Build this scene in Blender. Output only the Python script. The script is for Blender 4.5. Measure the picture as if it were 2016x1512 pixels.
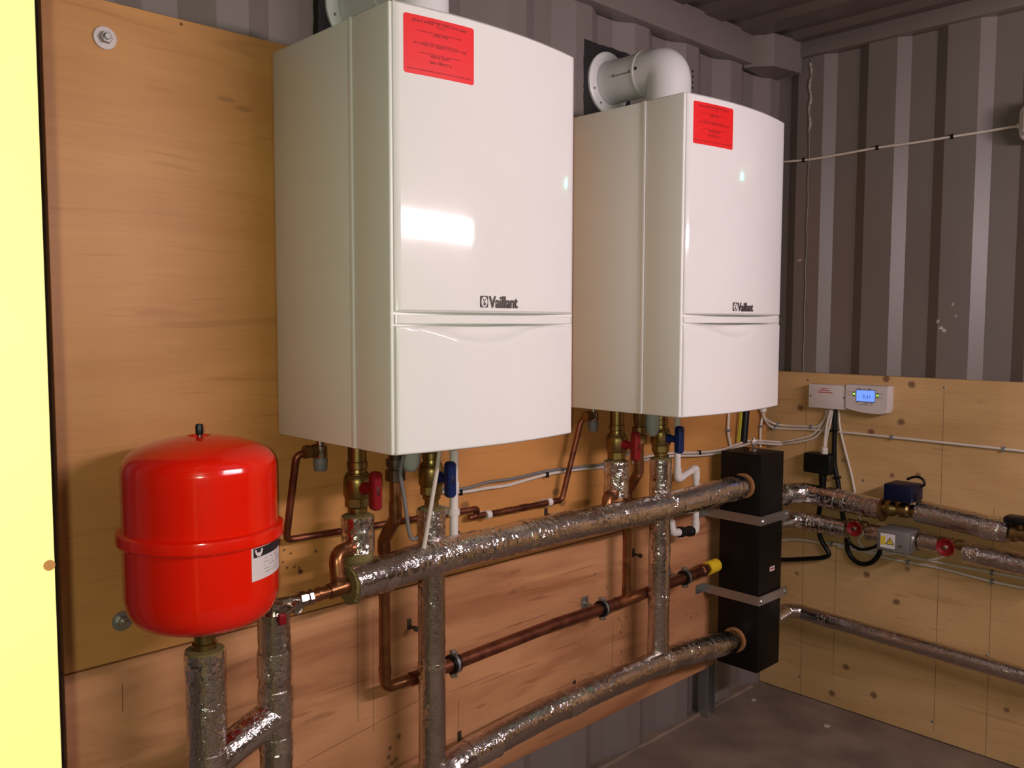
import bpy, bmesh, math, random
from mathutils import Vector, Matrix, noise

# ------------------------------------------------------------------ reset
for o in list(bpy.data.objects):
    bpy.data.objects.remove(o, do_unlink=True)
scene = bpy.context.scene
COL = scene.collection
random.seed(7)
PI = math.pi

# ------------------------------------------------------------------ camera
CAM_POS = Vector((-0.9101, -1.6798, 1.4035))
YAW, PITCH, ROLL, FPX = 0.763525, -0.071162, 0.002643, 1699.53
fwd = Vector((math.sin(YAW)*math.cos(PITCH), math.cos(YAW)*math.cos(PITCH), math.sin(PITCH)))
rgt = Vector((math.cos(YAW), -math.sin(YAW), 0.0))
upv = rgt.cross(fwd)
r2 = rgt*math.cos(ROLL) + upv*math.sin(ROLL)
u2 = -rgt*math.sin(ROLL) + upv*math.cos(ROLL)
cam_data = bpy.data.cameras.new('camera')
cam_data.sensor_fit = 'HORIZONTAL'
cam_data.sensor_width = 36.0
cam_data.lens = FPX/2016.0*36.0
cam_data.clip_start = 0.02
cam = bpy.data.objects.new('camera', cam_data)
COL.objects.link(cam)
M = Matrix.Identity(4)
for i in range(3):
    M[i][0], M[i][1], M[i][2], M[i][3] = r2[i], u2[i], -fwd[i], CAM_POS[i]
cam.matrix_world = M
scene.camera = cam

# ------------------------------------------------------------------ world, flash, exposure
world = bpy.data.worlds.new('world')
scene.world = world
world.use_nodes = True
world.node_tree.nodes['Background'].inputs[0].default_value = (0.5, 0.45, 0.42, 1)
world.node_tree.nodes['Background'].inputs[1].default_value = 0.02

LAMP_STRENGTH = 96.0         # the tube light on the far side wall, see batten_light below
LAMP_COLOR = (1.0, 0.82, 0.88)
fl = bpy.data.lights.new('camera_flash', 'POINT')      # the flash of the phone that took the picture
fl.energy = 31.0
fl.color = (0.93, 1.0, 0.74)
fl.shadow_soft_size = 0.004
flo = bpy.data.objects.new('camera_flash', fl)
COL.objects.link(flo)
flo.location = CAM_POS - r2*0.016 + u2*0.004 - fwd*0.01

scene.view_settings.view_transform = 'Standard'
scene.view_settings.look = 'None'
scene.view_settings.gamma = 1.0
scene.view_settings.use_curve_mapping = False
scene.view_settings.exposure = 0.0

# ------------------------------------------------------------------ materials
def new_mat(name):
    m = bpy.data.materials.new(name)
    m.use_nodes = True
    return m, m.node_tree, m.node_tree.nodes['Principled BSDF']

def srgb(r, g, b):
    f = lambda c: (c/255/12.92) if c/255 <= 0.04045 else ((c/255+0.055)/1.055)**2.4
    return (f(r), f(g), f(b), 1)

def simple(name, col, rough=0.5, metal=0.0, var=0.08, scale=30.0, bump=0.0, bscale=200.0, coat=0.0, emit=None, trans=0.0, spec=None):
    m, nt, b = new_mat(name)
    N = nt.nodes.new
    geo = N('ShaderNodeNewGeometry')
    nz = N('ShaderNodeTexNoise'); nz.inputs['Scale'].default_value = scale; nz.inputs['Detail'].default_value = 4
    nt.links.new(geo.outputs['Position'], nz.inputs['Vector'])
    mx = N('ShaderNodeMix'); mx.data_type = 'RGBA'
    mx.inputs['A'].default_value = tuple(c*(1-var) for c in col[:3])+(1,)
    mx.inputs['B'].default_value = tuple(min(1, c*(1+var)) for c in col[:3])+(1,)
    nt.links.new(nz.outputs['Fac'], mx.inputs['Factor'])
    nt.links.new(mx.outputs['Result'], b.inputs['Base Color'])
    b.inputs['Roughness'].default_value = rough
    b.inputs['Metallic'].default_value = metal
    if coat: b.inputs['Coat Weight'].default_value = coat; b.inputs['Coat Roughness'].default_value = 0.05
    if trans: b.inputs['Transmission Weight'].default_value = trans
    if spec is not None: b.inputs['Specular IOR Level'].default_value = spec
    if emit:
        b.inputs['Emission Color'].default_value = emit[0]; b.inputs['Emission Strength'].default_value = emit[1]
    if bump:
        n2 = N('ShaderNodeTexNoise'); n2.inputs['Scale'].default_value = bscale; n2.inputs['Detail'].default_value = 3
        nt.links.new(geo.outputs['Position'], n2.inputs['Vector'])
        bp = N('ShaderNodeBump'); bp.inputs['Strength'].default_value = bump; bp.inputs['Distance'].default_value = 0.002
        nt.links.new(n2.outputs['Fac'], bp.inputs['Height'])
        nt.links.new(bp.outputs['Normal'], b.inputs['Normal'])
    return m

def spot_mask(nt, vec, spots):
    """vec: socket with position; spots: (x,y,z,rx,ry,rz,strength) soft blobs; returns a socket 0..1"""
    N = nt.nodes.new
    acc = None
    for (x, y, z, rx, ry, rz, s) in spots:
        a = N('ShaderNodeVectorMath'); a.operation = 'SUBTRACT'; a.inputs[1].default_value = (x, y, z)
        nt.links.new(vec, a.inputs[0])
        d = N('ShaderNodeVectorMath'); d.operation = 'DIVIDE'; d.inputs[1].default_value = (rx, ry, rz)
        nt.links.new(a.outputs[0], d.inputs[0])
        l = N('ShaderNodeVectorMath'); l.operation = 'LENGTH'
        nt.links.new(d.outputs[0], l.inputs[0])
        mr = N('ShaderNodeMapRange'); mr.inputs['From Min'].default_value = 0.55; mr.inputs['From Max'].default_value = 1.15
        mr.inputs['To Min'].default_value = s; mr.inputs['To Max'].default_value = 0.0
        nt.links.new(l.outputs['Value'], mr.inputs['Value'])
        if acc is None: acc = mr.outputs[0]
        else:
            mm = N('ShaderNodeMath'); mm.operation = 'MAXIMUM'
            nt.links.new(acc, mm.inputs[0]); nt.links.new(mr.outputs[0], mm.inputs[1]); acc = mm.outputs[0]
    return acc

def plywood(name, light, dark, axis, rough=0.55, grain=1.0, knots=(), spots=(), figure=0.28, knot_col=None, spot_col=None):
    m, nt, b = new_mat(name)
    N = nt.nodes.new; L = nt.links.new
    geo = N('ShaderNodeNewGeometry')
    mp = N('ShaderNodeMapping')
    sc = {'x': (1.0, 6, 6.5), 'y': (6, 1.0, 6.5)}[axis]
    mp.inputs['Scale'].default_value = tuple(c*grain for c in sc)
    L(geo.outputs['Position'], mp.inputs['Vector'])
    n1 = N('ShaderNodeTexNoise'); n1.inputs['Scale'].default_value = 1.0; n1.inputs['Detail'].default_value = 6; n1.inputs['Distortion'].default_value = 1.4
    L(mp.outputs[0], n1.inputs['Vector'])
    mp2 = N('ShaderNodeMapping'); mp2.inputs['Scale'].default_value = {'x': (6, 120, 160), 'y': (120, 6, 160)}[axis]
    L(geo.outputs['Position'], mp2.inputs['Vector'])
    n2 = N('ShaderNodeTexNoise'); n2.inputs['Scale'].default_value = 1.0; n2.inputs['Detail'].default_value = 3
    L(mp2.outputs[0], n2.inputs['Vector'])
    n3 = N('ShaderNodeTexNoise'); n3.inputs['Scale'].default_value = 1.7; n3.inputs['Detail'].default_value = 2
    L(geo.outputs['Position'], n3.inputs['Vector'])
    r1 = N('ShaderNodeValToRGB')
    r1.color_ramp.elements[0].position = 0.30; r1.color_ramp.elements[0].color = dark
    r1.color_ramp.elements[1].position = 0.62; r1.color_ramp.elements[1].color = light
    L(n1.outputs['Fac'], r1.inputs['Fac'])
    mx = N('ShaderNodeMix'); mx.data_type = 'RGBA'; mx.blend_type = 'MULTIPLY'; mx.inputs['Factor'].default_value = 0.16
    L(r1.outputs['Color'], mx.inputs['A'])
    r2_ = N('ShaderNodeValToRGB'); r2_.color_ramp.elements[0].position = 0.3; r2_.color_ramp.elements[0].color = (0.62, 0.55, 0.5, 1); r2_.color_ramp.elements[1].position = 0.6; r2_.color_ramp.elements[1].color = (1, 1, 1, 1)
    L(n2.outputs['Fac'], r2_.inputs['Fac']); L(r2_.outputs['Color'], mx.inputs['B'])
    out = mx.outputs['Result']
    # thin dark figure lines of the veneer
    wv = N('ShaderNodeTexNoise'); wv.inputs['Scale'].default_value = 1.0; wv.inputs['Detail'].default_value = 2; wv.inputs['Distortion'].default_value = 2.0
    mp3 = N('ShaderNodeMapping'); mp3.inputs['Scale'].default_value = {'x': (2.2, 20, 30), 'y': (20, 2.2, 30)}[axis]
    L(geo.outputs['Position'], mp3.inputs['Vector']); L(mp3.outputs[0], wv.inputs['Vector'])
    rw = N('ShaderNodeValToRGB'); rw.color_ramp.elements[0].position = 0.30; rw.color_ramp.elements[0].color = (0.55, 0.47, 0.42, 1); rw.color_ramp.elements[1].position = 0.38; rw.color_ramp.elements[1].color = (1, 1, 1, 1)
    L(wv.outputs['Fac'], rw.inputs['Fac'])
    mw = N('ShaderNodeMix'); mw.data_type = 'RGBA'; mw.blend_type = 'MULTIPLY'; mw.inputs['Factor'].default_value = figure
    L(out, mw.inputs['A']); L(rw.outputs['Color'], mw.inputs['B']); out = mw.outputs['Result']
    m3 = N('ShaderNodeMix'); m3.data_type = 'RGBA'; m3.blend_type = 'MULTIPLY'
    L(out, m3.inputs['A']); m3.inputs['B'].default_value = (0.80, 0.80, 0.76, 1)
    mr = N('ShaderNodeMapRange'); mr.inputs['From Min'].default_value = 0.45; mr.inputs['From Max'].default_value = 0.7
    L(n3.outputs['Fac'], mr.inputs['Value']); L(mr.outputs[0], m3.inputs['Factor']); out = m3.outputs['Result']
    if knots or spots:
        dn = N('ShaderNodeTexNoise'); dn.inputs['Scale'].default_value = 90; dn.inputs['Detail'].default_value = 2
        L(geo.outputs['Position'], dn.inputs['Vector'])
        s1 = N('ShaderNodeVectorMath'); s1.operation = 'SUBTRACT'; s1.inputs[1].default_value = (0.5, 0.5, 0.5); L(dn.outputs['Color'], s1.inputs[0])
        s2 = N('ShaderNodeVectorMath'); s2.operation = 'SCALE'; s2.inputs['Scale'].default_value = 0.009; L(s1.outputs[0], s2.inputs[0])
        s3 = N('ShaderNodeVectorMath'); s3.operation = 'ADD'; L(geo.outputs['Position'], s3.inputs[0]); L(s2.outputs[0], s3.inputs[1])
        for lst, colr in ((knots, knot_col), (spots, spot_col)):
            if not lst: continue
            mk = spot_mask(nt, s3.outputs[0], lst)
            mm = N('ShaderNodeMix'); mm.data_type = 'RGBA'
            L(mk, mm.inputs['Factor']); L(out, mm.inputs['A']); mm.inputs['B'].default_value = colr; out = mm.outputs['Result']
    L(out, b.inputs['Base Color'])
    b.inputs['Roughness'].default_value = rough
    bp = N('ShaderNodeBump'); bp.inputs['Strength'].default_value = 0.15; bp.inputs['Distance'].default_value = 0.001
    L(n2.outputs['Fac'], bp.inputs['Height']); L(bp.outputs['Normal'], b.inputs['Normal'])
    return m

def foil_mat(name, col=(0.80, 0.76, 0.74), rough=0.11, wr=1.0):
    m, nt, b = new_mat(name)
    N = nt.nodes.new; L = nt.links.new
    g = N('ShaderNodeNewGeometry')
    def nz(scale, detail, dist=0.0, rg=0.6):
        n = N('ShaderNodeTexNoise'); n.inputs['Scale'].default_value = scale; n.inputs['Detail'].default_value = detail
        n.inputs['Distortion'].default_value = dist; n.inputs['Roughness'].default_value = rg
        L(g.outputs['Position'], n.inputs['Vector']); return n.outputs['Fac']
    def mth(op, a, b_=None):
        n = N('ShaderNodeMath'); n.operation = op
        for i, q in enumerate((a, b_)):
            if q is None: continue
            if isinstance(q, (int, float)): n.inputs[i].default_value = q
            else: L(q, n.inputs[i])
        return n.outputs[0]
    ridge = mth('ABSOLUTE', mth('SUBTRACT', nz(48, 2, 1.2), 0.5))           # sharp creases
    ridge2 = mth('ABSOLUTE', mth('SUBTRACT', nz(115, 2, 0.6), 0.5))
    mask = N('ShaderNodeMapRange'); mask.inputs['From Min'].default_value = 0.38; mask.inputs['From Max'].default_value = 0.62
    mask.inputs['To Min'].default_value = 0.25; mask.inputs['To Max'].default_value = 1.0
    L(nz(11, 2), mask.inputs['Value'])
    h = mth('ADD', mth('MULTIPLY', ridge, 2.2), mth('ADD', mth('MULTIPLY', ridge2, 1.0), mth('MULTIPLY', nz(230, 3), 0.25)))
    h = mth('MULTIPLY', h, mask.outputs[0])
    bp = N('ShaderNodeBump'); bp.inputs['Strength'].default_value = 0.45*wr; bp.inputs['Distance'].default_value = 0.004
    L(h, bp.inputs['Height']); L(bp.outputs['Normal'], b.inputs['Normal'])
    nc = nz(14, 3)
    mx = N('ShaderNodeMix'); mx.data_type = 'RGBA'
    mx.inputs['A'].default_value = tuple(c*0.82 for c in col)+(1,); mx.inputs['B'].default_value = tuple(col)+(1,)
    L(nc, mx.inputs['Factor']); L(mx.outputs['Result'], b.inputs['Base Color'])
    mr = N('ShaderNodeMapRange'); mr.inputs['To Min'].default_value = rough*0.7; mr.inputs['To Max'].default_value = rough*1.8
    L(nc, mr.inputs['Value']); L(mr.outputs[0], b.inputs['Roughness'])
    b.inputs['Metallic'].default_value = 1.0
    return m

def copper_mat(name, a, c, rough=0.3):
    m, nt, b = new_mat(name)
    N = nt.nodes.new; L = nt.links.new
    g = N('ShaderNodeNewGeometry')
    n1 = N('ShaderNodeTexNoise'); n1.inputs['Scale'].default_value = 18; n1.inputs['Detail'].default_value = 5; n1.inputs['Distortion'].default_value = 0.8
    L(g.outputs['Position'], n1.inputs['Vector'])
    r = N('ShaderNodeValToRGB')
    r.color_ramp.elements[0].position = 0.35; r.color_ramp.elements[0].color = a
    r.color_ramp.elements[1].position = 0.65; r.color_ramp.elements[1].color = c
    L(n1.outputs['Fac'], r.inputs['Fac']); L(r.outputs['Color'], b.inputs['Base Color'])
    mr = N('ShaderNodeMapRange'); mr.inputs['To Min'].default_value = rough*0.75; mr.inputs['To Max'].default_value = rough*1.5
    L(n1.outputs['Fac'], mr.inputs['Value']); L(mr.outputs[0], b.inputs['Roughness'])
    b.inputs['Metallic'].default_value = 0.9
    return m

def painted_steel(name, col, chips=()):
    m, nt, b = new_mat(name)
    N = nt.nodes.new; L = nt.links.new
    g = N('ShaderNodeNewGeometry')
    n1 = N('ShaderNodeTexNoise'); n1.inputs['Scale'].default_value = 3.0; n1.inputs['Detail'].default_value = 6
    L(g.outputs['Position'], n1.inputs['Vector'])
    mx = N('ShaderNodeMix'); mx.data_type = 'RGBA'
    mx.inputs['A'].default_value = tuple(c*0.86 for c in col[:3])+(1,); mx.inputs['B'].default_value = tuple(c*1.12 for c in col[:3])+(1,)
    L(n1.outputs['Fac'], mx.inputs['Factor']); out = mx.outputs['Result']
    n2 = N('ShaderNodeTexNoise'); n2.inputs['Scale'].default_value = 26; n2.inputs['Detail'].default_value = 8; n2.inputs['Roughness'].default_value = 0.7
    L(g.outputs['Position'], n2.inputs['Vector'])
    mr = N('ShaderNodeMapRange'); mr.inputs['From Min'].default_value = 0.74; mr.inputs['From Max'].default_value = 0.77
    L(n2.outputs['Fac'], mr.inputs['Value'])
    m2 = N('ShaderNodeMix'); m2.data_type = 'RGBA'; m2.inputs['B'].default_value = (0.06, 0.045, 0.04, 1)
    L(mr.outputs[0], m2.inputs['Factor']); L(out, m2.inputs['A']); out = m2.outputs['Result']
    if chips:
        dn = N('ShaderNodeTexNoise'); dn.inputs['Scale'].default_value = 120; dn.inputs['Detail'].default_value = 3
        L(g.outputs['Position'], dn.inputs['Vector'])
        s1 = N('ShaderNodeVectorMath'); s1.operation = 'SUBTRACT'; s1.inputs[1].default_value = (0.5, 0.5, 0.5); L(dn.outputs['Color'], s1.inputs[0])
        s2 = N('ShaderNodeVectorMath'); s2.operation = 'SCALE'; s2.inputs['Scale'].default_value = 0.02; L(s1.outputs[0], s2.inputs[0])
        s3 = N('ShaderNodeVectorMath'); s3.operation = 'ADD'; L(g.outputs['Position'], s3.inputs[0]); L(s2.outputs[0], s3.inputs[1])
        mk = spot_mask(nt, s3.outputs[0], chips)
        m4 = N('ShaderNodeMix'); m4.data_type = 'RGBA'; m4.inputs['B'].default_value = (0.55, 0.53, 0.46, 1)
        L(mk, m4.inputs['Factor']); L(out, m4.inputs['A']); out = m4.outputs['Result']
    L(out, b.inputs['Base Color'])
    b.inputs['Roughness'].default_value = 0.42
    bp = N('ShaderNodeBump'); bp.inputs['Strength'].default_value = 0.08; bp.inputs['Distance'].default_value = 0.002
    n3 = N('ShaderNodeTexNoise'); n3.inputs['Scale'].default_value = 60
    L(g.outputs['Position'], n3.inputs['Vector']); L(n3.outputs['Fac'], bp.inputs['Height']); L(bp.outputs['Normal'], b.inputs['Normal'])
    return m

def sp(pts, rx, ry, rz, s):
    return [(p[0], p[1], p[2], rx, ry, rz, s) for p in pts]

END_KNOTS = (sp([(2.074, -0.427, 1.213), (2.074, -0.513, 1.198), (2.074, -0.482, 1.068), (2.074, -0.381, 1.024), (2.074, -0.114, 1.090), (2.074, -0.381, 0.516), (2.074, -0.488, 0.443), (2.074, -0.316, 0.161), (2.074, -0.267, 0.047), (2.074, -0.420, 0.090)], 0.1, 0.014, 0.013, 0.8)
             + sp([(2.074, -0.458, 0.881), (2.074, -0.545, 0.894), (2.074, -0.520, 0.566), (2.074, -0.844, 0.177), (2.074, -0.117, 0.463), (2.074, -0.283, 0.913)], 0.1, 0.010, 0.009, 0.65)
             + sp([(2.074, -0.501, 0.468), (2.074, -0.611, 0.988), (2.074, -0.468, 0.252)], 0.1, 0.028, 0.003, 0.35))
WALL_SPOTS = (sp([(0.049, 0.000, 0.861), (0.008, 0.000, 0.881), (0.018, 0.000, 0.867), (0.036, 0.000, 0.866), (0.027, 0.000, 0.897), (0.012, 0.000, 0.907), (0.089, 0.000, 0.890)], 0.004, 0.1, 0.0035, 0.75)
              + sp([(0.050, 0.000, 0.852)], 0.007, 0.1, 0.008, 0.85)
              + sp([(0.288, 0.000, 0.364), (0.284, 0.000, 0.344), (0.306, 0.000, 0.330), (0.293, 0.000, 0.324), (0.315, -0.000, 0.385)], 0.006, 0.1, 0.006, 0.7)
              + sp([(1.171, 0.000, 0.470), (1.181, 0.000, 0.451), (1.174, 0.000, 0.431), (1.163, 0.000, 0.478), (1.201, -0.000, 0.474), (1.178, 0.000, 0.368), (1.176, 0.000, 0.332), (1.176, -0.000, 0.316)], 0.004, 0.1, 0.006, 0.7)
              + sp([(1.526, 0.000, 0.405), (1.556, 0.000, 0.389), (1.587, 0.000, 0.395), (1.573, 0.000, 0.340), (1.651, 0.000, 0.330), (1.049, 0.000, 0.644), (1.105, 0.000, 0.590)], 0.004, 0.1, 0.004, 0.65)
              + sp([(0.529, -0.000, 0.930), (0.874, 0.000, 0.920), (0.900, -0.000, 0.884), (1.007, 0.000, 0.868)], 0.018, 0.1, 0.012, 0.55)
              + sp([(-0.063, 0.000, 1.837), (-0.101, 0.000, 1.850), (0.988, -0.000, 0.564), (0.704, 0.000, 0.664), (0.713, 0.000, 0.719), (0.586, 0.000, 0.377)], 0.022, 0.1, 0.006, 0.3))

M_PLY_UP = plywood('plywood_red_veneer', srgb(202, 144, 80), srgb(191, 131, 71), 'x', rough=0.5, spots=WALL_SPOTS, spot_col=(0.035, 0.018, 0.012, 1))
M_PLY_LOW = plywood('plywood_pink_veneer', srgb(204, 148, 104), srgb(160, 104, 68), 'x', rough=0.55, grain=1.25, figure=0.6, spots=WALL_SPOTS, spot_col=(0.045, 0.02, 0.014, 1))
M_PLY_END = plywood('plywood_pine_veneer', srgb(206, 168, 116), srgb(192, 152, 101), 'y', rough=0.6, knots=END_KNOTS, knot_col=srgb(92, 58, 40))
M_STEEL = painted_steel('grey_painted_steel', (0.185, 0.152, 0.140))
M_STEEL_END = painted_steel('grey_painted_steel_chipped', (0.165, 0.138, 0.122),
    chips=sp([(2.095, -0.580, 1.412), (2.095, -0.592, 1.390), (2.095, -0.602, 1.382)], 0.1, 0.007, 0.006, 0.9) + sp([(2.120, -0.628, 1.466), (2.120, -0.639, 1.429)], 0.1, 0.004, 0.006, 0.7) + sp([(2.095, -0.085, 1.637)], 0.1, 0.010, 0.0035, 0.9))
M_ROOF = painted_steel('dark_roof_steel', (0.095, 0.075, 0.066))
M_FLOOR = simple('worn_floor', (0.185, 0.135, 0.100, 1), rough=0.8, var=0.75, scale=6, bump=0.5, bscale=60)
M_WHITE = simple('white_enamel', (0.80, 0.79, 0.77, 1), rough=0.07, var=0.01)
M_WHITE_SIDE = simple('white_powder_coat', (0.82, 0.82, 0.78, 1), rough=0.38, var=0.015)
M_GAP = simple('shadow_gap_grey', (0.30, 0.29, 0.28, 1), rough=0.6)
M_LOGO = simple('logo_brown_grey', (0.060, 0.042, 0.044, 1), rough=0.4)
M_REDLABEL = simple('red_sticker', (0.82, 0.010, 0.012, 1), rough=0.4, var=0.03)
M_PRINT = simple('dark_print', (0.05, 0.003, 0.004, 1), rough=0.6)
M_RED = simple('red_gloss_paint', (0.80, 0.010, 0.001, 1), rough=0.16, var=0.03, coat=0.4)
M_REDH = simple('red_handle_plastic', (0.20, 0.004, 0.008, 1), rough=0.4, spec=0.3)
M_BLUEH = simple('blue_handle_plastic', (0.004, 0.015, 0.085, 1), rough=0.4, spec=0.3)
M_NAVY = simple('navy_actuator_plastic', (0.003, 0.005, 0.028, 1), rough=0.45, spec=0.25)
M_BRASS = simple('dull_brass', (0.30, 0.21, 0.075, 1), rough=0.36, metal=1.0, var=0.2, scale=60)
M_BRASSD = simple('dark_brass', (0.25, 0.15, 0.06, 1), rough=0.4, metal=0.9, var=0.25, scale=60)
M_CHROME = simple('plated_fitting', (0.45, 0.40, 0.35, 1), rough=0.25, metal=1.0, var=0.1)
M_ZINC = simple('galvanised_steel', (0.42, 0.42, 0.41, 1), rough=0.38, metal=0.9, var=0.15, scale=50)
M_DARKZ = simple('tarnished_steel', (0.10, 0.085, 0.07, 1), rough=0.4, metal=0.8, var=0.3)
M_COPPER = copper_mat('tarnished_copper', (0.20, 0.085, 0.034, 1), (0.36, 0.155, 0.065, 1), 0.27)
M_COPPER_D = copper_mat('aged_gas_copper', (0.16, 0.055, 0.034, 1), (0.30, 0.11, 0.062, 1), 0.36)
M_FOIL = foil_mat('aluminium_foil_wrap')
M_FOIL_D = foil_mat('dull_foil_wrap', (0.68, 0.62, 0.59), 0.15, 0.7)
M_TAPE = foil_mat('foil_tape', (0.86, 0.82, 0.80), 0.08, 1.0)
M_WOOL = simple('mineral_wool', (0.17, 0.13, 0.045, 1), rough=0.95, var=0.4, scale=200, bump=1.0, bscale=300)
M_BLACK = simple('black_insulation_jacket', (0.0035, 0.0026, 0.0022, 1), rough=0.5, var=0.2, spec=0.25)
M_BLACKP = simple('black_plastic', (0.004, 0.004, 0.0045, 1), rough=0.4, spec=0.3)
M_CABLE = simple('white_cable_sheath', (0.62, 0.55, 0.48, 1), rough=0.5)
M_CABLEG = simple('grey_cable_sheath', (0.17, 0.165, 0.16, 1), rough=0.5)
M_PVC = simple('white_plastic_pipe', (0.70, 0.66, 0.62, 1), rough=0.4)
M_FLUE = simple('white_flue_metal', (0.74, 0.74, 0.74, 1), rough=0.33, var=0.02)
M_GREYP = simple('grey_plastic', (0.16, 0.17, 0.18, 1), rough=0.5)
M_TRAP = simple('cloudy_trap_plastic', (0.42, 0.46, 0.44, 1), rough=0.25)
M_BOXW = simple('white_box_plastic', (0.62, 0.56, 0.54, 1), rough=0.45)
M_YTAPE = simple('yellow_tape', (0.80, 0.55, 0.02, 1), rough=0.5)
M_YELLOW = simple('yellow_print', (0.75, 0.55, 0.03, 1), rough=0.5)
M_GREEN = simple('green_stripe', (0.25, 0.42, 0.05, 1), rough=0.5)
M_PAPER = simple('white_paper_label', (0.72, 0.66, 0.66, 1), rough=0.5, var=0.02)
M_INK = simple('black_ink', (0.015, 0.012, 0.014, 1), rough=0.6)
M_REDINK = simple('red_ink', (0.45, 0.03, 0.03, 1), rough=0.6)
M_PENCIL = simple('pencil_line', (0.10, 0.055, 0.03, 1), rough=0.8)
M_COLLAR = simple('orange_brown_seal', (0.34, 0.16, 0.06, 1), rough=0.5)
M_POST = simple('pale_sawn_timber', (0.84, 0.74, 0.26, 1), rough=0.75, var=0.08, scale=6)
M_KNOTW = simple('timber_knot', (0.30, 0.12, 0.03, 1), rough=0.7)
M_SCREEN = simple('blue_lit_display', (0.05, 0.1, 0.3, 1), rough=0.3, emit=((0.16, 0.30, 1.0, 1), 1.15))
M_LEDY = simple('lit_green_button', (0.1, 0.3, 0.02, 1), rough=0.3, emit=((0.35, 1.0, 0.05, 1), 1.2))
M_LED = simple('green_charge_light', (0.0, 0.3, 0.2, 1), rough=0.3, emit=((0.03, 1.0, 0.55, 1), 160.0))
M_LAMP = simple('lit_tube_diffuser', (0.8, 0.8, 0.8, 1), rough=0.4, emit=(LAMP_COLOR+(1,), LAMP_STRENGTH))
M_GREYBOX = simple('grey_metal_box', (0.20, 0.195, 0.185, 1), rough=0.45, metal=0.3)
M_MASTIC = simple('black_mastic', (0.010, 0.009, 0.009, 1), rough=0.6, bump=0.8, bscale=120)

# ------------------------------------------------------------------ mesh helpers
WLOC = {}          # world position of every object made here (nothing is rotated)

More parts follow.
